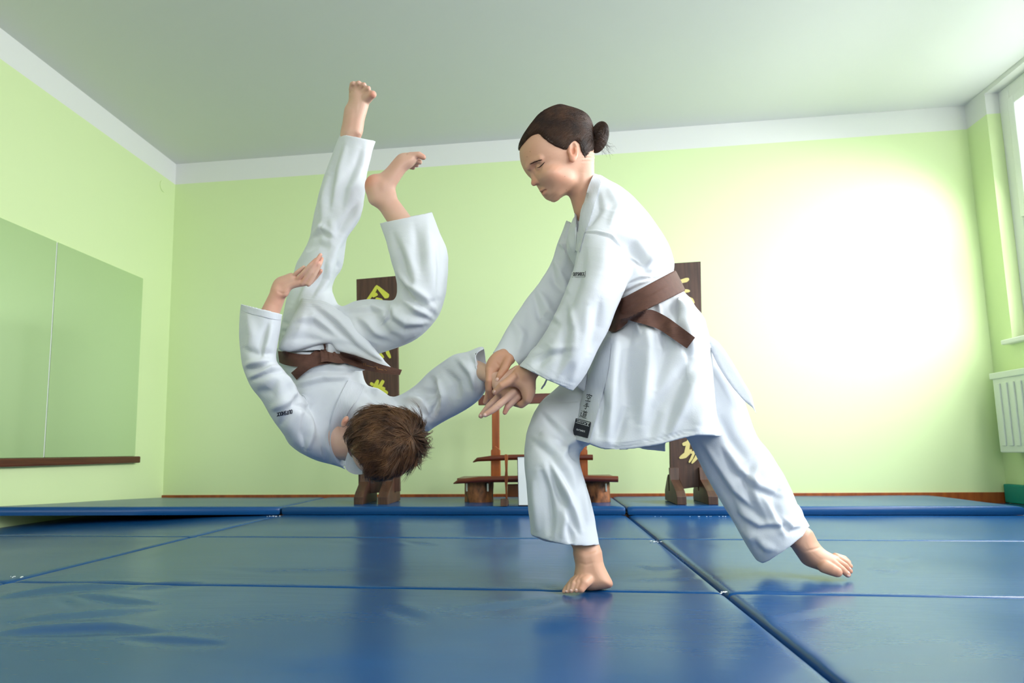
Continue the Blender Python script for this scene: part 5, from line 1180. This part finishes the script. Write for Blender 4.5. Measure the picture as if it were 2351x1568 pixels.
# skirts of the jacket, hanging towards the chest
bj.pillow([(692, 685), (712, 685), (731, 687), (753, 693), (775, 707), (797, 728), (829, 762), (850, 790), (880, 825), (876, 829), (850, 818), (815, 798), (780, 792), (740, 792), (700, 802), (665, 808), (640, 800), (652, 770), (668, 735), (684, 705)], 1.775, .022, 20, .006, smooth=2, grad=(0, -.0002), blur=6)
bj.pillow([(760, 775), (800, 785), (850, 806), (880, 828), (900, 846), (907, 857), (900, 859), (880, 850), (850, 834), (815, 818), (770, 806)], 1.765, .010, 9, .004, smooth=2)
bj.pillow([(790, 828), (815, 832), (850, 838), (838, 850), (820, 852), (800, 848)], 1.80, .010, 8, .004, smooth=2)
bjm = bj.mesh('jacket'); laplace(bjm, 2)
BJS = [([(670, 870), (700, 850), (750, 845), (800, 850)], 12, .008, 1), ([(680, 890), (740, 870), (810, 870)], 12, .006, 1), ([(700, 905), (690, 950), (720, 1000)], 16, .008), ([(820, 880), (790, 930), (775, 990), (782, 1060)], 6, -.003), ([(676, 905), (680, 930), (700, 940), (712, 930)], 7, -.007), ([(690, 945), (700, 980), (698, 1030)], 8, -.009), ([(703, 950), (712, 1000), (706, 1036)], 10, .007),
       ([(650, 860), (672, 885), (680, 915)], 8, .007), ([(565, 845), (595, 838), (620, 832)], 12, .010, 1), ([(560, 800), (590, 815), (630, 812)], 10, -.007), ([(575, 870), (620, 850), (650, 850)], 9, .008, 1), ([(590, 900), (620, 900), (640, 870)], 12, -.006), ([(620, 940), (660, 920), (680, 900)], 12, .007), ([(640, 980), (665, 950), (675, 920)], 9, -.005), ([(570, 720), (580, 770), (570, 820)], 12, .006), ([(620, 740), (610, 780), (600, 820)], 10, .006, 1),
       ([(950, 905), (985, 900), (1000, 930), (990, 960)], 10, -.010), ([(930, 920), (960, 925), (985, 955)], 10, .010, 1), ([(1000, 870), (1010, 910), (1000, 950)], 10, .010, 1), ([(1020, 850), (1045, 880), (1050, 920)], 12, -.008), ([(1050, 830), (1075, 860), (1085, 900)], 12, .008, 1), ([(985, 860), (990, 890), (975, 930)], 9, -.009), ([(1080, 820), (1095, 850), (1098, 880)], 8, -.005),
       ([(850, 890), (880, 915), (900, 935)], 10, .006, 1), ([(840, 900), (870, 930)], 8, -.005), ([(905, 925), (925, 930), (935, 940)], 7, -.008),
       ([(720, 700), (770, 740), (820, 790)], 12, .007, 1), ([(680, 740), (720, 735), (770, 770)], 12, .007, 1), ([(665, 780), (700, 775), (740, 780)], 9, -.005), ([(700, 720), (690, 760), (670, 790)], 10, .005)]
for off in (3, 8, 13, 18): BJS.append(([(692, 685+off), (731, 687+off), (753, 693+off), (775-off*.3, 707+off)], 1.5, -.001))
sculpt(bjm, BJS, .0022, 20, 11, gain=1.6); sculpt(bjm, [], .0007, 50, 12, thin=False)
bjo = link_mesh('jacket', bjm, GIW, boy); bjb = world_bvh(bjo)
lp = ribbon('lapel', [(800, 872), (785, 900), (768, 940), (758, 980), (757, 1020), (762, 1066)], [(838, 884), (822, 915), (800, 945), (786, 985), (788, 1020), (793, 1070)], bjb, .007, .010, HEM, bjo, nw=7)
ribbon('lapel', [(790, 1066), (797, 1080), (815, 1089), (838, 1088), (852, 1083), (863, 1072)], [(799, 1036), (806, 1048), (820, 1056), (836, 1060), (850, 1062), (862, 1064)], bjb, .0, .010, HEM, bjo, defY=1.84)
bpy_s = [([(782+dx, 905+dy) for dx, dy in ((0, 0), (-16, 40), (-24, 80), (-22, 120), (-16, 160))], 1, -.001)]
cuff = ribbon('cuff_band', [(553, 699), (575, 706), (600, 712), (625, 718), (648, 722)], [(552, 712), (574, 720), (600, 726), (624, 732), (646, 735)], bjb, .002, .004, HEM, bjo)
ink([[(x, y) for x, y in s] for s in [[(638+(7-i)*4.6*-1+0, 950), ] for i in range(0)]] , bjb, INK, bjo, 'lettering', .001) if False else None
ink(word('OUTSHOCK', 671, 949, -.98, .20, -.25, -8.5, 4.6), bjb, INK, bjo, 'lettering', .001)
# ---- belt
allb = [bjb, btb]
be = ribbon('belt', [(638, 806), (658, 808), (690, 813), (722, 812), (748, 800)], [(641, 832), (656, 838), (685, 842), (720, 838), (750, 828)], allb, .010, .008, BELTM, boy)
ribbon('belt_wrap', [(668, 856), (684, 842), (704, 820), (738, 794)], [(681, 872), (698, 857), (722, 842), (762, 832)], [bjb], .010, .006, BELTM, be)
ribbon('knot', [(734, 794), (746, 790), (762, 800), (776, 816), (790, 832)], [(738, 832), (750, 830), (764, 832), (776, 834), (790, 834)], [bjb], .022, .010, BELTM, be)
tl = ribbon('belt_tail', [(766, 806), (800, 812), (840, 824), (880, 838), (923, 849)], [(780, 830), (806, 838), (838, 849), (876, 857), (918, 861)], [bjb], .013, .006, BELTM, be)
ink([[(835, 834), (836, 840)], [(839, 834), (840, 841)], [(842, 839), (850, 841), (858, 843)], [(861, 841), (860, 847)], [(865, 842), (866, 848)], [(868, 847), (874, 848), (880, 850)], [(883, 848), (888, 851)]], world_bvh(tl), GTH, be, 'lettering', .0005, .001)

# ---- hair: shell and tufts growing from the whorl
bh = Sdf(.003)
hc_b = BO+BU*.015+BF*-.015
bh.tube(grow(BST[:9], .007, .008), .01, 'u', BFR, 3, 2.15)
fpb = [(.30, .055), (.075, .050), (.045, .005), (.015, -.008), (.012, -.04), (-.02, -.06), (-.05, -.075), (-.30, -.085), (-.30, -.4), (.30, -.4)]
FPB = np.array(fpb)
def hair_cut_b(P):
    x, y, w_ = BFR.co(P); best = np.full(len(x), 1e9); ins = np.zeros(len(x), bool)
    for i in range(len(FPB)):
        a = FPB[i-1]; c = FPB[i]; d = c-a; t = np.clip(((x-a[0])*d[0]+(y-a[1])*d[1])/(d@d+1e-12), 0, 1)
        best = np.minimum(best, np.hypot(x-a[0]-t*d[0], y-a[1]-t*d[1]))
        ins ^= ((a[1] > y) != (c[1] > y)) & (x < (c[0]-a[0])*(y-a[1])/((c[1]-a[1]) if abs(c[1]-a[1]) > 1e-9 else 1e-9)+a[0])
    return np.where(ins, best, -best)
bh.add(hair_cut_b, BO-.25, BO+.25, 0, 'cut')
NECKP = [(765, 1004), (795, 1010), (806, 1036), (822, 1056), (836, 1078), (836, 1120), (765, 1120)]
bh.pillow(NECKP, 1.72, .4, 10, 0, 'cut', 1)
bhm = bh.mesh('hair'); laplace(bhm, 2)
cb = vco(bhm)
for i_ in range(3):
    pass
sculpt(bhm, [([(948, 1000), (900, 985), (850, 970), (810, 970)], 5, .004, 1), ([(945, 1010), (890, 1010), (840, 1020)], 5, .004, 1), ([(945, 1015), (900, 1040), (870, 1070)], 5, .004, 1), ([(940, 990), (900, 960), (860, 945)], 5, .004, 1)], .004, 50, 5)
bhair = link_mesh('hair', bhm, HAIRB, boy); bhb = world_bvh(bhair)
wh = pt(950, 1000, 1.68); R_ = random.Random(11); cv = []
wd_ = (wh-hc_b)/np.linalg.norm(wh-hc_b)
e1 = np.cross(wd_, [0, 0, 1.]); e1 /= np.linalg.norm(e1); e2 = np.cross(wd_, e1)
def shell(dv, off):
    dv = dv/np.linalg.norm(dv); h = bhb.ray_cast(Vector(hc_b+dv*.25), Vector(-dv), .26)
    return (np.array(h[0]) if h[0] is not None else hc_b+dv*.08)+dv*off
for i in range(900):
    # a lock: a handful of hairs sharing a course from near the whorl outwards
    az = R_.uniform(0, 2*math.pi); th0 = R_.uniform(.02, 1.7)**1.0; ln = R_.uniform(.45, .95); sw = R_.uniform(-.5, .5)+.25; lift = R_.uniform(.0, .010) if R_.random() < .8 else R_.uniform(.008, .02)
    right = math.cos(az)*e1+math.sin(az)*e2
    if right[0] > .25: lift += R_.uniform(0, .024); ln *= .8
    nh = R_.randint(5, 9)
    for h_ in range(nh):
        a_ = az+R_.gauss(0, .035); t0 = th0+R_.gauss(0, .03); n = 9; P = []; l2 = lift+R_.uniform(-.002, .003); LL = ln*R_.uniform(.85, 1.1); base_off = R_.uniform(-.002, .003); wob = R_.uniform(-.05, .05)
        for k in range(n):
            t = k/(n-1); th = t0+LL*t; az_ = a_+sw*t*t+wob*math.sin(3*t+i)
            # converge hairs of a lock towards its tip
            az_ = az_*(1-.5*t*t)+(az+sw*t*t)*.5*t*t
            dv = wd_*math.cos(th)+(e1*math.cos(az_)+e2*math.sin(az_))*math.sin(th)
            P.append(shell(dv, base_off+l2*t**1.6+.002*math.sin(math.pi*t)))
        mid = P[n//2]
        if (P[-1]@np.array([0, 1, 0])) > 1.84: continue
        tx, ty = proj(np.array(P)); ins = False
        for qx, qy in ((tx[-1]+4, ty[-1]-4), (tx[5], ty[5])):
            ii = False
            for a in range(len(NECKP)):
                p_, c_ = NECKP[a-1], NECKP[a]
                if (p_[1] > qy) != (c_[1] > qy) and qx < (c_[0]-p_[0])*(qy-p_[1])/(c_[1]-p_[1])+p_[0]: ii = not ii
            ins = ins or ii
        if ins: continue
        r0 = R_.uniform(.0004, .0009); cv.append((P, [r0, r0, r0, r0*.95, r0*.9, r0*.8, r0*.65, r0*.45, r0*.15]))
strands('hair_strands', cv, HAIRB, bhair)
